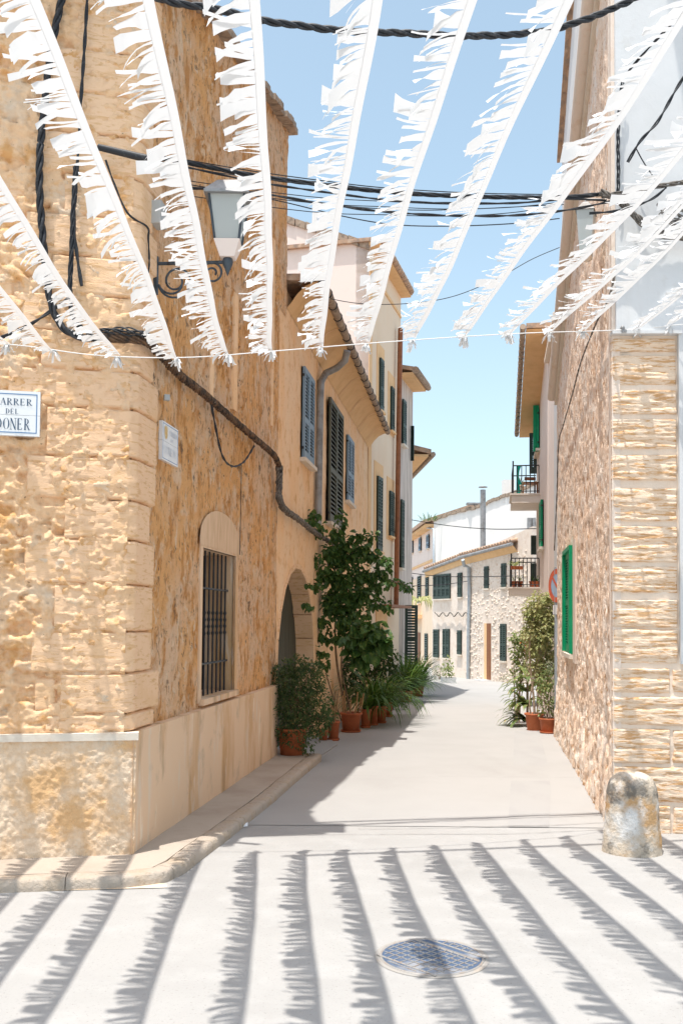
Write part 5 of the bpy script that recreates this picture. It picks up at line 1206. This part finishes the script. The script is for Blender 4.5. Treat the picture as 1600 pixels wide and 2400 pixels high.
for k, xe in enumerate(ends):
    e = string_at(xe); r = random.Random(100 + k)
    L = e.y - near_y; dxy = Vector((-DIRX, -1, 0))            # toward the camera
    rise = r.uniform(-.03, .05)
    wob = r.uniform(0, 6)
    def cl(s):   # s metres from far string
        p = e + dxy * s; f = s / L
        sag = -.10 * 4 * f * (1 - f) * r_s
        return Vector((p.x + .013 * sin(s * 1.3 + wob) + .002 * sin(s * 7 + wob * 3), p.y, e.z + rise * s * .6 + sag + .012 * sin(s * 2.3 + wob) - .0))
    r_s = r.uniform(.3, 1.0)
    n = 50; W = .029; mb = MB(); vs = []
    def wband(s): return W * min(1, .25 + s * 3)
    for i in range(n + 1):
        s = L * i / n; p = cl(s); t3 = .35 * sin(s * 1.7 + wob)
        vs += [p, p + Vector((-wband(s), 0, -.10 * wband(s) + wband(s) * .25 * t3))]
    mb.add(vs, [(2 * i, 2 * i + 2, 2 * i + 3, 2 * i + 1) for i in range(n)], True)
    t = thing('fringed_streamer', 'fringed white cloth streamer ' + SLAB[k], 'streamer', tuple(e), 'white fringed streamers strung over the street')
    obj('band', mb, m_cloth, t)
    mb = MB(); s = .02
    while s < L:
        w = r.choice([.010, .014, .020, .028, .04, .06]) * r.uniform(.8, 1.2); gap = r.choice([0, 0, .001, .003, .009])
        ln_ = r.uniform(.105, .15) * min(1, .5 + s * 1.5) * (r.uniform(.7, 1.1))
        b0 = cl(s) + Vector((-wband(s) + .002, 0, 0)); b1 = cl(s + w) + Vector((-wband(s) + .002, 0, 0))
        droop = r.uniform(-.1, .5); yaw = r.gauss(0, .08) + .22 * sin(s * 2.2 + wob * 2) + .1; curl = r.uniform(-.9, .9); nseg = 5; t0 = r.gauss(0, .25)
        pos = Vector((0, 0, 0)); a = -droop * .5; rows = [(b0, b1)]; yw = yaw * .4
        for q_ in range(nseg):
            stp = ln_ / nseg; a += -droop * .22 + curl * .10 * (1 if q_ > 1 else .3); yw += yaw * .3 + r.gauss(0, .09)
            pos = pos + Vector((-cos(a) * cos(yw), sin(yw), sin(a))) * stp
            f = (q_ + 1) / nseg; tw = (t0 * f + r.uniform(-.08, .08)) * w
            ta = 1 - .16 * f * r.uniform(.2, 1.5); m = (b0 + b1) / 2; half = (b1 - b0) / 2 * ta
            rows.append((m + pos - half + Vector((0, 0, tw)), m + pos + half - Vector((0, 0, tw))))
        vv = [p for rw in rows for p in rw]; mb.add(vv, [(2 * i, 2 * i + 1, 2 * i + 3, 2 * i + 2) for i in range(nseg)], True)
        s += w * .98 + gap
    # tassel bunched at the string
    for q_ in range(12):
        a = r.uniform(0, 2 * pi); dwn = Vector((cos(a) * .5 - .1, sin(a) * .4, -r.uniform(.3, 1))).normalized(); l_ = r.uniform(.04, .095); w = r.uniform(.006, .014)
        sd_ = dwn.cross(Vector((0, 0, 1))).normalized() * w; P = [e + Vector((-.01, 0, 0)) + dwn * l_ * f + Vector((0, 0, .02 * sin(f * 3) * r.uniform(-1, 1))) for f in (0, .35, .7, 1)]
        mb.add([p for i, p_ in enumerate(P) for p in (p_ - sd_ * (1, 1.1, .9, .6)[i], p_ + sd_ * (1, 1.1, .9, .6)[i])], [(0, 1, 3, 2), (2, 3, 5, 4), (4, 5, 7, 6)], True)
    obj('fringe', mb, m_cloth, t)
# scrap of paper on the road
p = G(575, 1938); mb = MB(); mb.quad(p + Vector((-.018, -.03, .006)), p + Vector((.02, -.03, .012)), p + Vector((.016, .035, .03)), p + Vector((-.014, .03, .016)))
tag(obj('paper_scrap', mb, m_paper), 'tiny scrap of white paper on the shaded road by the kerb', 'litter')

# ------------------------------------------------------------------ plants
def unit(n_):
    v = rng.normal(size=(n_, 3)); return v / np.linalg.norm(v, axis=1)[:, None]
def leaf_mesh(name, C, Dr, Up, L, W, fold=.25):
    """C base points, Dr direction, Up leaf normal; each leaf six vertices, four faces"""
    n = len(C); Dr = Dr / np.linalg.norm(Dr, axis=1)[:, None]
    Sd = np.cross(Dr, Up); Sd /= (np.linalg.norm(Sd, axis=1)[:, None] + 1e-9); Nn = np.cross(Sd, Dr)
    L = L[:, None]; W = W[:, None]
    v0 = C; v1 = C + Dr * L * .32 + Sd * W * .5 + Nn * W * fold; v2 = C + Dr * L * .72 + Sd * W * .36 + Nn * W * fold * .6 - Nn * L * .06
    v3 = C + Dr * L - Nn * L * .18; v4 = C + Dr * L * .72 - Sd * W * .36 + Nn * W * fold * .6 - Nn * L * .06; v5 = C + Dr * L * .32 - Sd * W * .5 + Nn * W * fold
    vm = C + Dr * L * .5 - Nn * L * .03
    V = np.stack([v0, v1, v2, v3, v4, v5, vm], 1).reshape(-1, 3); b = np.arange(n)[:, None] * 7
    Q = np.concatenate([b + np.array([[0, 1, 2, 6]]), b + np.array([[6, 2, 3, 4]]), b + np.array([[0, 6, 4, 5]])], 0)
    return np_mesh(name, V, Q, False)
def blob_leaves(blobs, dens, L, W, droop=.5, shell=.55):
    """blobs: (centre, (rx,ry,rz)); returns leaf arrays"""
    Cs, Ds = [], []
    for c, rad in blobs:
        rad = np.array(rad); n = max(6, int(dens * rad[0] * rad[2] * 4)); u = unit(n)
        rr_ = (shell + (1 - shell) * rng.random(n)) ** .8; lump = 1 + .22 * np.sin(u[:, 0] * 5 + c[0] * 9) * np.cos(u[:, 2] * 6 + c[2] * 7)
        p = np.array(c)[None] + u * rad[None] * (rr_ * lump)[:, None]
        d = u * .8 + unit(n) * .7 + np.array([0, -.15, -droop])[None]; Cs.append(p); Ds.append(d)
    C = np.concatenate(Cs); D = np.concatenate(Ds); n = len(C)
    U = unit(n) * .5 + np.array([-.1, -.5, .9])[None]
    Ls = L * (0.6 + .8 * rng.random(n)); return C, D, U, Ls, Ls * W / L
def pot(parent, c, r_top, h, mat=None, rimh=.03, saucer=False, sx=1, sy=1, rz=0):
    k = dict(sx=sx, sy=sy, rz=rz)
    pt = obj('pot', MB().lathe(c, [(.0, .002), (r_top * .74, .002), (r_top * .92, h - rimh * 1.1), (r_top, h - rimh), (r_top * 1.04, h - rimh), (r_top * 1.05, h), (r_top * .94, h), (r_top * .9, h - .03)], 28, **k), mat or m_pot, parent)
    obj('soil', MB().add([Vector(c) + Matrix.Rotation(rz, 3, 'Z') @ Vector((r_top * .93 * cos(a) * sx, r_top * .93 * sin(a) * sy, h - .02)) for a in [2 * pi * i / 20 for i in range(20)]], [tuple(range(20))]), m_soil, parent)
    if saucer: obj('saucer', MB().lathe(c, [(.0, .003), (r_top * .85, .003), (r_top * .98, .035), (r_top * .93, .035), (r_top * .8, .012), (0, .012)], 28, **k), mat or m_pot, parent)
def blades(name, c, n, L, W, spread, mat, parent, rise=.9, arch=1.0, seed=0, az=None):
    r = random.Random(seed); mb = MB()
    for _ in range(n):
        a = r.uniform(0, 2 * pi) if az is None else r.gauss(*az); el = r.uniform(.35, 1.35) * rise; l = L * r.uniform(.6, 1.15); w = W * r.uniform(.7, 1.2)
        h = Vector((cos(a), sin(a), 0)); p = Vector(c) + h * r.uniform(0, spread) + Vector((0, 0, r.uniform(0, .05))); sd_ = Vector((-h.y, h.x, 0)); ang = el; P = []; nseg = 6
        for i in range(nseg + 1):
            f = i / nseg; ww = w * (sin(pi * min(1, .12 + f * .88)) ** .6) * (1 - f * .25) if f < 1 else .001
            P.append((p - sd_ * ww + Vector((0, 0, ww * .3)), p + sd_ * ww + Vector((0, 0, ww * .3))))
            p = p + (h * cos(ang) + Vector((0, 0, sin(ang)))) * (l / nseg); ang -= arch * (.12 + .30 * f)
        mb.add([q for pr in P for q in pr], [(2 * i, 2 * i + 1, 2 * i + 3, 2 * i + 2) for i in range(nseg)], True)
    return obj(name, mb, mat, parent)
def twigs(c, targets, r0, mat, parent, name='branches', seed=0):
    r = random.Random(seed); mb = MB()
    for tg in targets:
        tg = Vector(tg); c2 = Vector(c) + Vector((r.uniform(-.04, .04), r.uniform(-.04, .04), 0)); m = c2.lerp(tg, .5) + Vector((r.uniform(-.08, .08), r.uniform(-.08, .08), r.uniform(0, .1)))
        P = bezier([c2, m, tg], 5); mb.tube(P, [r0 * (1 - .7 * i / (len(P) - 1)) for i in range(len(P))], 5, cap=False)
    return obj(name, mb, mat, parent)
def pxblob(x, y, Y, rpx, ry=None):
    p = flatP(x, y, Y); r_ = rpx * Y / F; return (tuple(p), (r_, (ry or r_), r_))
def potspot(x, y): p = G(x, y); return p

# 1 big bushy shrub in a wide pot at the plinth end
p = G(684, 1768, .07); p.z = .07; Y = p.y
t = thing('potted_bush', 'large dark bushy shrub in a wide terracotta pot at the end of the plinth', 'potted plant', tuple(p))
rp = 36 * Y / F; pot(t, p, rp, .30)
bl = [pxblob(x, y, Y + dy, q) for x, y, q, dy in [(700, 1612, 62, 0), (672, 1595, 42, 0), (722, 1590, 44, .05), (690, 1660, 62, -.05), (738, 1650, 42, 0), (655, 1650, 30, 0), (700, 1715, 50, -.08), (672, 1725, 28, -.05), (748, 1700, 28, 0), (690, 1560, 28, 0), (735, 1565, 22, 0), (655, 1575, 22, 0), (765, 1680, 18, 0)]]
obj('foliage', None, m_leafb, t, mesh=leaf_mesh('f', *blob_leaves(bl, 3200, .036, .016, .1, .35)))
twigs(p + Vector((0, 0, .25)), [b[0] for b in bl], .012, m_bark, t)
# row of pots
def fl_pot(name, label, x, ybase, rpx, hpx, saucer=False, **k):
    p = G(x, ybase); Y = p.y; t = thing(name, label, 'potted plant', tuple(p)); pot(t, p, rpx * Y / F, hpx * Y / F, saucer=saucer, **k); return t, p, Y
t, p, Y = fl_pot('potted_seedling', 'small terracotta pot with pale green leaves tucked beside the big bush', 757, 1738, 12, 28)
bl = [pxblob(755, 1695, Y, 17), pxblob(765, 1680, Y, 12)]; obj('foliage', None, m_leafc, t, mesh=leaf_mesh('f', *blob_leaves(bl, 1500, .06, .026, .1)))
t, p, Y = fl_pot('cane_pot', 'tall narrow terracotta pot with saucer and two canes, second from the bush', 781, 1736, 15, 46, True)
for i, (x, yt) in enumerate([(787, 1618), (795, 1615), (778, 1650)]): obj('cane', MB().tube([p + Vector((.01 * i, 0, .2)), flatP(x, yt, Y)], .010, 6), m_cane, t)
bl = [pxblob(775, 1670, Y, 18), pxblob(768, 1650, Y, 12)]; obj('foliage', None, m_leafc, t, mesh=leaf_mesh('f', *blob_leaves(bl, 1300, .05, .022, .2)))
# climber in the large pot
t, p, Y = fl_pot('potted_climber', 'large climbing vine rising from a wide terracotta pot up the ochre house front', 822, 1716, 25, 46, True)
for i, (x0, x, yt) in enumerate([(806, 803, 1630), (812, 806, 1618), (820, 822, 1640), (832, 838, 1622), (842, 852, 1625), (836, 846, 1636), (826, 836, 1650)]):
    obj('cane', MB().tube([flatP(x0, 1690, Y + .02 * (i % 3)), flatP(x, yt, Y + .03 * (i % 2))], .010, 6), m_cane, t)
CB = [(733, 1212, 18), (742, 1238, 22), (726, 1224, 12), (795, 1205, 10), (800, 1225, 14), (790, 1250, 26), (806, 1270, 28), (782, 1290, 34), (800, 1310, 40), (835, 1255, 12), (850, 1256, 10), (872, 1256, 12), (845, 1285, 26), (826, 1300, 30), (870, 1300, 22), (890, 1312, 18), (905, 1318, 14), (745, 1312, 14), (752, 1340, 22), (768, 1352, 34), (742, 1372, 14),
      (800, 1355, 44), (838, 1350, 36), (868, 1345, 26), (895, 1340, 20), (906, 1362, 14), (880, 1375, 24), (780, 1400, 34), (815, 1400, 44), (850, 1395, 32), (885, 1412, 22), (905, 1420, 12), (798, 1440, 34), (840, 1440, 30), (770, 1420, 24), (718, 1415, 7), (726, 1424, 7), (722, 1370, 8), (760, 1460, 18), (755, 1490, 18), (785, 1490, 26), (752, 1530, 14), (762, 1555, 13), (820, 1475, 30)]
def climb_Y(x):
    return WL.P(LU(x, 1350), 0).y
blobs = []
for (x, y, q) in CB:
    Yb = min(climb_Y(min(x, 800)), 14.6) - .25 + rng.uniform(-.15, .1); q = q * (.86 if q > 20 else 1.0); blobs.append(pxblob(x, y, Yb, q, ry=max(.08, q * Yb / F * .7)))
obj('foliage', None, m_leafc, t, mesh=leaf_mesh('f', *blob_leaves(blobs, 720, .082, .066, .8, .05)))
bigb = [pxblob(x, y, 13.4, q) for x, y, q in [(858, 1480, 34), (835, 1500, 34), (880, 1490, 26), (862, 1520, 30), (840, 1540, 24), (895, 1510, 16), (905, 1505, 12)]]
obj('broad_foliage', None, m_leafc, t, mesh=leaf_mesh('f', *blob_leaves(bigb, 420, .14, .12, .9, .05)))
mb = MB()
for (pts, rr_) in [([(815, 1690), (805, 1640), (790, 1560), (785, 1480), (790, 1400), (792, 1320), (790, 1250)], .022), ([(825, 1690), (815, 1640), (800, 1570), (805, 1500), (820, 1420), (850, 1350)], .016), ([(800, 1690), (770, 1600), (752, 1520), (758, 1440), (745, 1395), (752, 1330), (735, 1240)], .010), ([(740, 1470), (748, 1440), (758, 1400)], .010), ([(790, 1300), (830, 1290), (890, 1305)], .008), ([(800, 1390), (850, 1370), (905, 1345)], .008)]:
    P = bezier([flatP(x, y, Y + .35 if y < 1650 else Y) for x, y in pts], 6); mb.tube(P, [rr_ * (1 - .6 * i / (len(P) - 1)) for i in range(len(P))], 6, cap=False)
obj('stems', mb, m_bark, t)
# dark shrub mass behind the pots
p = G(800, 1690); t = thing('dark_shrub', 'dark leafy shrub filling the gap behind the terracotta pots', 'shrub', tuple(p + Vector((-.1, .5, 0))))
bl = [pxblob(x, y, p.y + .5, q) for x, y, q in [(800, 1560, 34), (835, 1570, 36), (870, 1560, 34), (900, 1560, 26), (800, 1610, 30), (840, 1615, 30), (930, 1575, 20), (880, 1530, 28), (910, 1535, 24), (790, 1650, 22)]]
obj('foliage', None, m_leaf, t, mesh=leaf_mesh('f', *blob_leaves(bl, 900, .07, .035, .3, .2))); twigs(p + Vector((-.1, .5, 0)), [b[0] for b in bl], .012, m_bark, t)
# strap leaf plants
for (x, y, rpx, hpx, lab, L_, nb_, sd_) in [(856, 1706, 13, 44, 'pot with long arching strap leaves behind the canes', .7, 50, 1), (872, 1700, 15, 46, 'terracotta pot with fountain of strap leaves, fourth from the bush', 1.0, 110, 2), (892, 1695, 14, 40, 'farther pot with dense drooping strap leaves', 1.05, 120, 3), (908, 1680, 13, 36, 'strap leaved plant at the end of the pot row', 1.0, 110, 4)]:
    t, p, Y = fl_pot('strap_leaf_plant', 'terracotta ' + lab if not lab.startswith('terracotta') else lab, x, y, rpx, hpx, True)
    blades('foliage', p + Vector((0, 0, hpx * Y / F - .03)), nb_, L_, .016, .05, m_fern, t, seed=sd_, arch=1.35, rise=.9)
# fine leaved bush
for (x, y, bls, m_, lab, L2) in [(925, 1668, [(915, 1630, 26), (935, 1640, 22), (905, 1650, 20), (900, 1600, 24), (925, 1610, 22), (945, 1650, 14)], m_leafc, 'feathery green bush spilling onto the shaded road', .05)]:
    p = G(x - 6, y - 4); t = thing('feathery_bush', lab, 'shrub', tuple(p)); bl = [pxblob(a, b, p.y, q) for a, b, q in bls]
    obj('foliage', None, m_, t, mesh=leaf_mesh('f', *blob_leaves(bl, 1300, L2, .014, .2, .2))); twigs(p, [b[0] for b in bl], .01, m_bark, t)
for (x, y, L_, nb_, sd_, lab) in [(950, 1645, 1.1, 200, 5, 'big fern-like plant with arching fronds below the open green shutter'), (978, 1632, 1.0, 180, 6, 'farthest fern-like plant where the shadow reaches the road')]:
    p = G(x, y); t = thing('arching_fern', lab, 'potted plant', tuple(p)); pot(t, p, .17, .26)
    blades('foliage', p + Vector((0, 0, .22)), nb_, L_, .018, .10, m_fern, t, seed=sd_, arch=.85, rise=1.05)
    b0 = blades('fine_foliage', p + Vector((0, 0, .2)), nb_, L_ * .7, .010, .10, m_leafc, t, seed=sd_ + 9, arch=1.2, rise=.9)
# thin vine by the bracket
WLv = W2
cv = [(920, 1362), (935, 1366), (948, 1370), (956, 1380)]
t = thing('wall_vine', 'thin sprig of vine with leaves along the ledge at the brown pipe', 'plant', tuple(W2.pt(925, 1362, .1)))
obj('stem', MB().tube([W2.pt(x, y, .15) for x, y in [(905, 1358)] + cv], .02, 5), m_bark, t)
obj('foliage', None, m_leafc, t, mesh=leaf_mesh('f', *blob_leaves([(tuple(W2.pt(x, y, .15)), (.14, .14, .10)) for x, y in cv], 300, .12, .08, .6, 0)))

# right hand group
pR = G(1252, 1712); Y = pR.y
t = thing('potted_tree', 'tall sunlit shrub with pale yellow-green leaves in the left of two terracotta pots', 'potted plant', tuple(pR))
pot(t, pR, 22 * Y / F, 40 * Y / F, sx=1.05)
bl = [pxblob(x, y, Y + .1, q) for x, y, q in [(1262, 1412, 24), (1280, 1400, 16), (1250, 1430, 26), (1285, 1432, 22), (1262, 1462, 34), (1290, 1470, 20), (1245, 1475, 20), (1275, 1505, 32), (1290, 1535, 20), (1252, 1520, 22), (1240, 1445, 14), (1295, 1410, 12), (1262, 1490, 36), (1285, 1450, 26), (1280, 1560, 26), (1255, 1560, 24), (1270, 1600, 22)]]
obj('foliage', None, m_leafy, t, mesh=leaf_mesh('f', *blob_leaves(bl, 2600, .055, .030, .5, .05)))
mb = MB()
for (pts, rr_) in [([(1252, 1690), (1250, 1640), (1244, 1580), (1240, 1520), (1250, 1450), (1262, 1410)], .020), ([(1248, 1690), (1240, 1650), (1250, 1590), (1262, 1540), (1270, 1480), (1280, 1420)], .015), ([(1256, 1690), (1262, 1620), (1270, 1560), (1285, 1500)], .012), ([(1250, 1600), (1235, 1560), (1228, 1510)], .010)]:
    P = bezier([flatP(x, y, Y + .03) for x, y in pts], 6); mb.tube(P, [rr_ * (1 - .6 * i / (len(P) - 1)) for i in range(len(P))], 6, cap=False)
obj('trunk', mb, m_barkl, t)
p2 = G(1284, 1719); Y2 = p2.y
t = thing('potted_shrub', 'sunlit green shrub in the right of the two terracotta pots beside the grey pole', 'potted plant', tuple(p2))
pot(t, p2, 21 * Y2 / F, 36 * Y2 / F, saucer=True, sx=1.0)
bl = [pxblob(x, y, Y2 + .05, q) for x, y, q in [(1285, 1640, 20), (1275, 1610, 20), (1290, 1600, 16), (1280, 1575, 16), (1268, 1640, 14), (1292, 1660, 12), (1270, 1665, 12), (1262, 1590, 14)]]
obj('foliage', None, m_leafy2, t, mesh=leaf_mesh('f', *blob_leaves(bl, 1300, .05, .026, .4, .05)))
obj('pale_foliage', None, m_leafgrey, t, mesh=leaf_mesh('f', *blob_leaves([pxblob(1288, 1568, Y2, 14), pxblob(1282, 1552, Y2, 10)], 1500, .035, .014, .2, .1)))
twigs(p2 + Vector((0, 0, .2)), [b[0] for b in bl], .010, m_barkl, t)
p3 = G(1222, 1700)
t = thing('green_bush', 'rounded green bush with a few orange flowers left of the tall sunlit shrub', 'shrub', tuple(p3 + Vector((0, .4, 0))))
bl = [pxblob(x, y, p3.y + .4, q) for x, y, q in [(1222, 1500, 24), (1205, 1495, 14), (1232, 1520, 24), (1212, 1525, 18), (1222, 1550, 22), (1240, 1485, 14), (1232, 1570, 16), (1210, 1545, 12), (1200, 1570, 9), (1215, 1600, 16)]]
obj('foliage', None, m_leafy2, t, mesh=leaf_mesh('f', *blob_leaves(bl, 1300, .055, .030, .3, .15)))
obj('flowers', None, m_flower, t, mesh=leaf_mesh('f', *blob_leaves([pxblob(1228, 1502, p3.y + .25, 12), pxblob(1235, 1520, p3.y + .25, 8)], 700, .035, .03, .2, .3)))
twigs(p3 + Vector((0, .4, 0)), [b[0] for b in bl], .012, m_barkl, t)
p4 = G(1235, 1702)
t = thing('broad_leaf_plant', 'low plant with long broad green leaves at the left foot of the sunlit pots', 'potted plant', tuple(p4))
for k, (h_, n_, az) in enumerate([(.05, 26, (pi * 1.0, .7)), (.3, 26, (pi * 1.05, .8)), (.55, 22, (pi * 1.0, 1.2)), (.75, 12, (pi * 1.1, 1.4))]):
    blades('leaves', p4 + Vector((0, 0, h_)), n_, .5, .042, .05, m_leafbig, t, rise=.75, arch=1.2, seed=30 + k, az=az)
obj('stem', MB().tube([p4, p4 + Vector((0, 0, .85))], .02, 6), m_barkl, t)
# far planter
pf = G(1050, 1601); t = thing('white_planter', 'white trough planter with a leafy green shrub in front of the far stone house', 'planter', tuple(pf))
Yf = pf.y; hw = 17 * Yf / F; hh = 13 * Yf / F
obj('trough', MB().add([pf + Vector((x * hw * k, y * .2 * k, z)) for z, k in ((0, .92), (hh, 1)) for x, y in ((-1, -1), (1, -1), (1, 1), (-1, 1))], [(0, 1, 5, 4), (1, 2, 6, 5), (2, 3, 7, 6), (3, 0, 4, 7)]), m_white, t)
obj('soil', MB().quad(*[pf + Vector((x * hw * .97, y * .19, hh - .03)) for x, y in ((-1, -1), (1, -1), (1, 1), (-1, 1))]), m_soil, t)
bl = [pxblob(x, y, Yf, q) for x, y, q in [(1047, 1575, 11), (1052, 1560, 9), (1043, 1555, 7), (1058, 1585, 8), (1048, 1545, 5)]]
obj('foliage', None, m_leafy2, t, mesh=leaf_mesh('f', *blob_leaves(bl, 420, .11, .05, .3, .1)))
pf2 = G(1030, 1592); t = thing('dry_shrub', 'dry pinkish shrub against the far house left of the white planter', 'shrub', tuple(pf2))
bl = [pxblob(x, y, pf2.y, q) for x, y, q in [(1026, 1575, 9), (1018, 1565, 8), (1033, 1560, 7), (1024, 1585, 8)]]
obj('foliage', None, m_leafgrey, t, mesh=leaf_mesh('f', *blob_leaves(bl, 260, .10, .04, .3, .1))); twigs(pf2, [b[0] for b in bl], .015, m_barkl, t)
# hanging grass on far balcony
pz = flatP(983, 1415, 46); t = thing('hanging_grass', 'pale green grass spilling over the far left balcony', 'potted plant', tuple(pz)); 
blades('foliage', pz + Vector((0, 0, .1)), 40, 1.4, .05, .4, m_leafy, t, rise=.6, arch=1.9, seed=44)
pz = flatP(1004, 1222, 46); t = thing('roof_weed', 'tuft of green weed growing on the white gable roof edge', 'plant', tuple(pz)); blades('foliage', pz, 34, .5, .02, .5, m_leafc, t, rise=1, arch=.8, seed=45)

# balcony objects
ub, zt, o, zr = bal_lo
for k, (f, lab, px_) in enumerate([(.88, 'terracotta pot at the outer end of the lower balcony', 0), (.68, 'second terracotta pot from the outer end of the lower balcony', 0), (.24, 'terracotta pot with dark plant near the wall on the lower balcony', 1), (.05, 'terracotta pot against the wall on the lower balcony', 1)]):
    c = WR.P(ub + .17, zt, o * f); t = thing('balcony_pot', lab, 'potted plant', tuple(c), None); pot(t, c, .062, .13, rimh=.02)
    blades('foliage', c + Vector((0, 0, .11)), 16, .18, .008, .02, m_leafy2 if not px_ else m_leaf, t, seed=50 + k)
c = WR.P(ub - .03, zt + .40, o * .80); t = thing('window_box', 'red flower trough hooked on the lower balcony railing with green plants', 'planter', tuple(c))
obj('trough', MB().box(c, (.24, .10, .07)), m_pot, t); blades('foliage', c + Vector((-.03, 0, .03)), 34, .17, .014, .1, m_leafy2, t, seed=60)
ub, zt, o, zr = bal_hi
c = WR.P(ub + .5, zt, o * .35); t = thing('wooden_chair', 'small brown wooden chair standing on the upper balcony', 'chair', tuple(c))
obj('seat', MB().box(c + Vector((0, 0, .28)), (.34, .3, .03)), m_wood, t)
for dx in (-.15, .15):
    for dy in (-.13, .13): obj('leg', MB().box(c + Vector((dx, dy, .135)), (.03, .03, .27)), m_wood, t)
obj('backrest', MB().box(c + Vector((.05, .14, .40)), (.24, .03, .07)), m_wood, t)
c = WR.P(ub + .12, zt + .02, o - .10); mb = MB(); zz0 = zt
for i in range(6):
    z = zt + (zr - zt) * i / 5; x = .035 * (1 + sin(i * 1.4)); 
    mb.v.extend([tuple(c + Vector((-.03, 0, z - zt))), tuple(c + Vector((x + .02, .02 * (i % 2), z - zt)))])
mb.f = [(2 * i, 2 * i + 1, 2 * i + 3, 2 * i + 2) for i in range(5)]; mb.sm = [True] * 5
tag(obj('teal_cloth', mb, m_teal), 'narrow teal cloth hanging inside the outer post of the upper balcony', 'cloth')
c = WR.P(ub + .2, zt, o * .72); t = thing('balcony_flowerpot', 'pale flowerpot with a thin plant on the upper balcony', 'potted plant', tuple(c)); pot(t, c, .07, .20, mat=m_cap)
blades('foliage', c + Vector((0, 0, .18)), 14, .2, .006, .02, m_leafgrey, t, seed=70, rise=1.2, arch=.5)
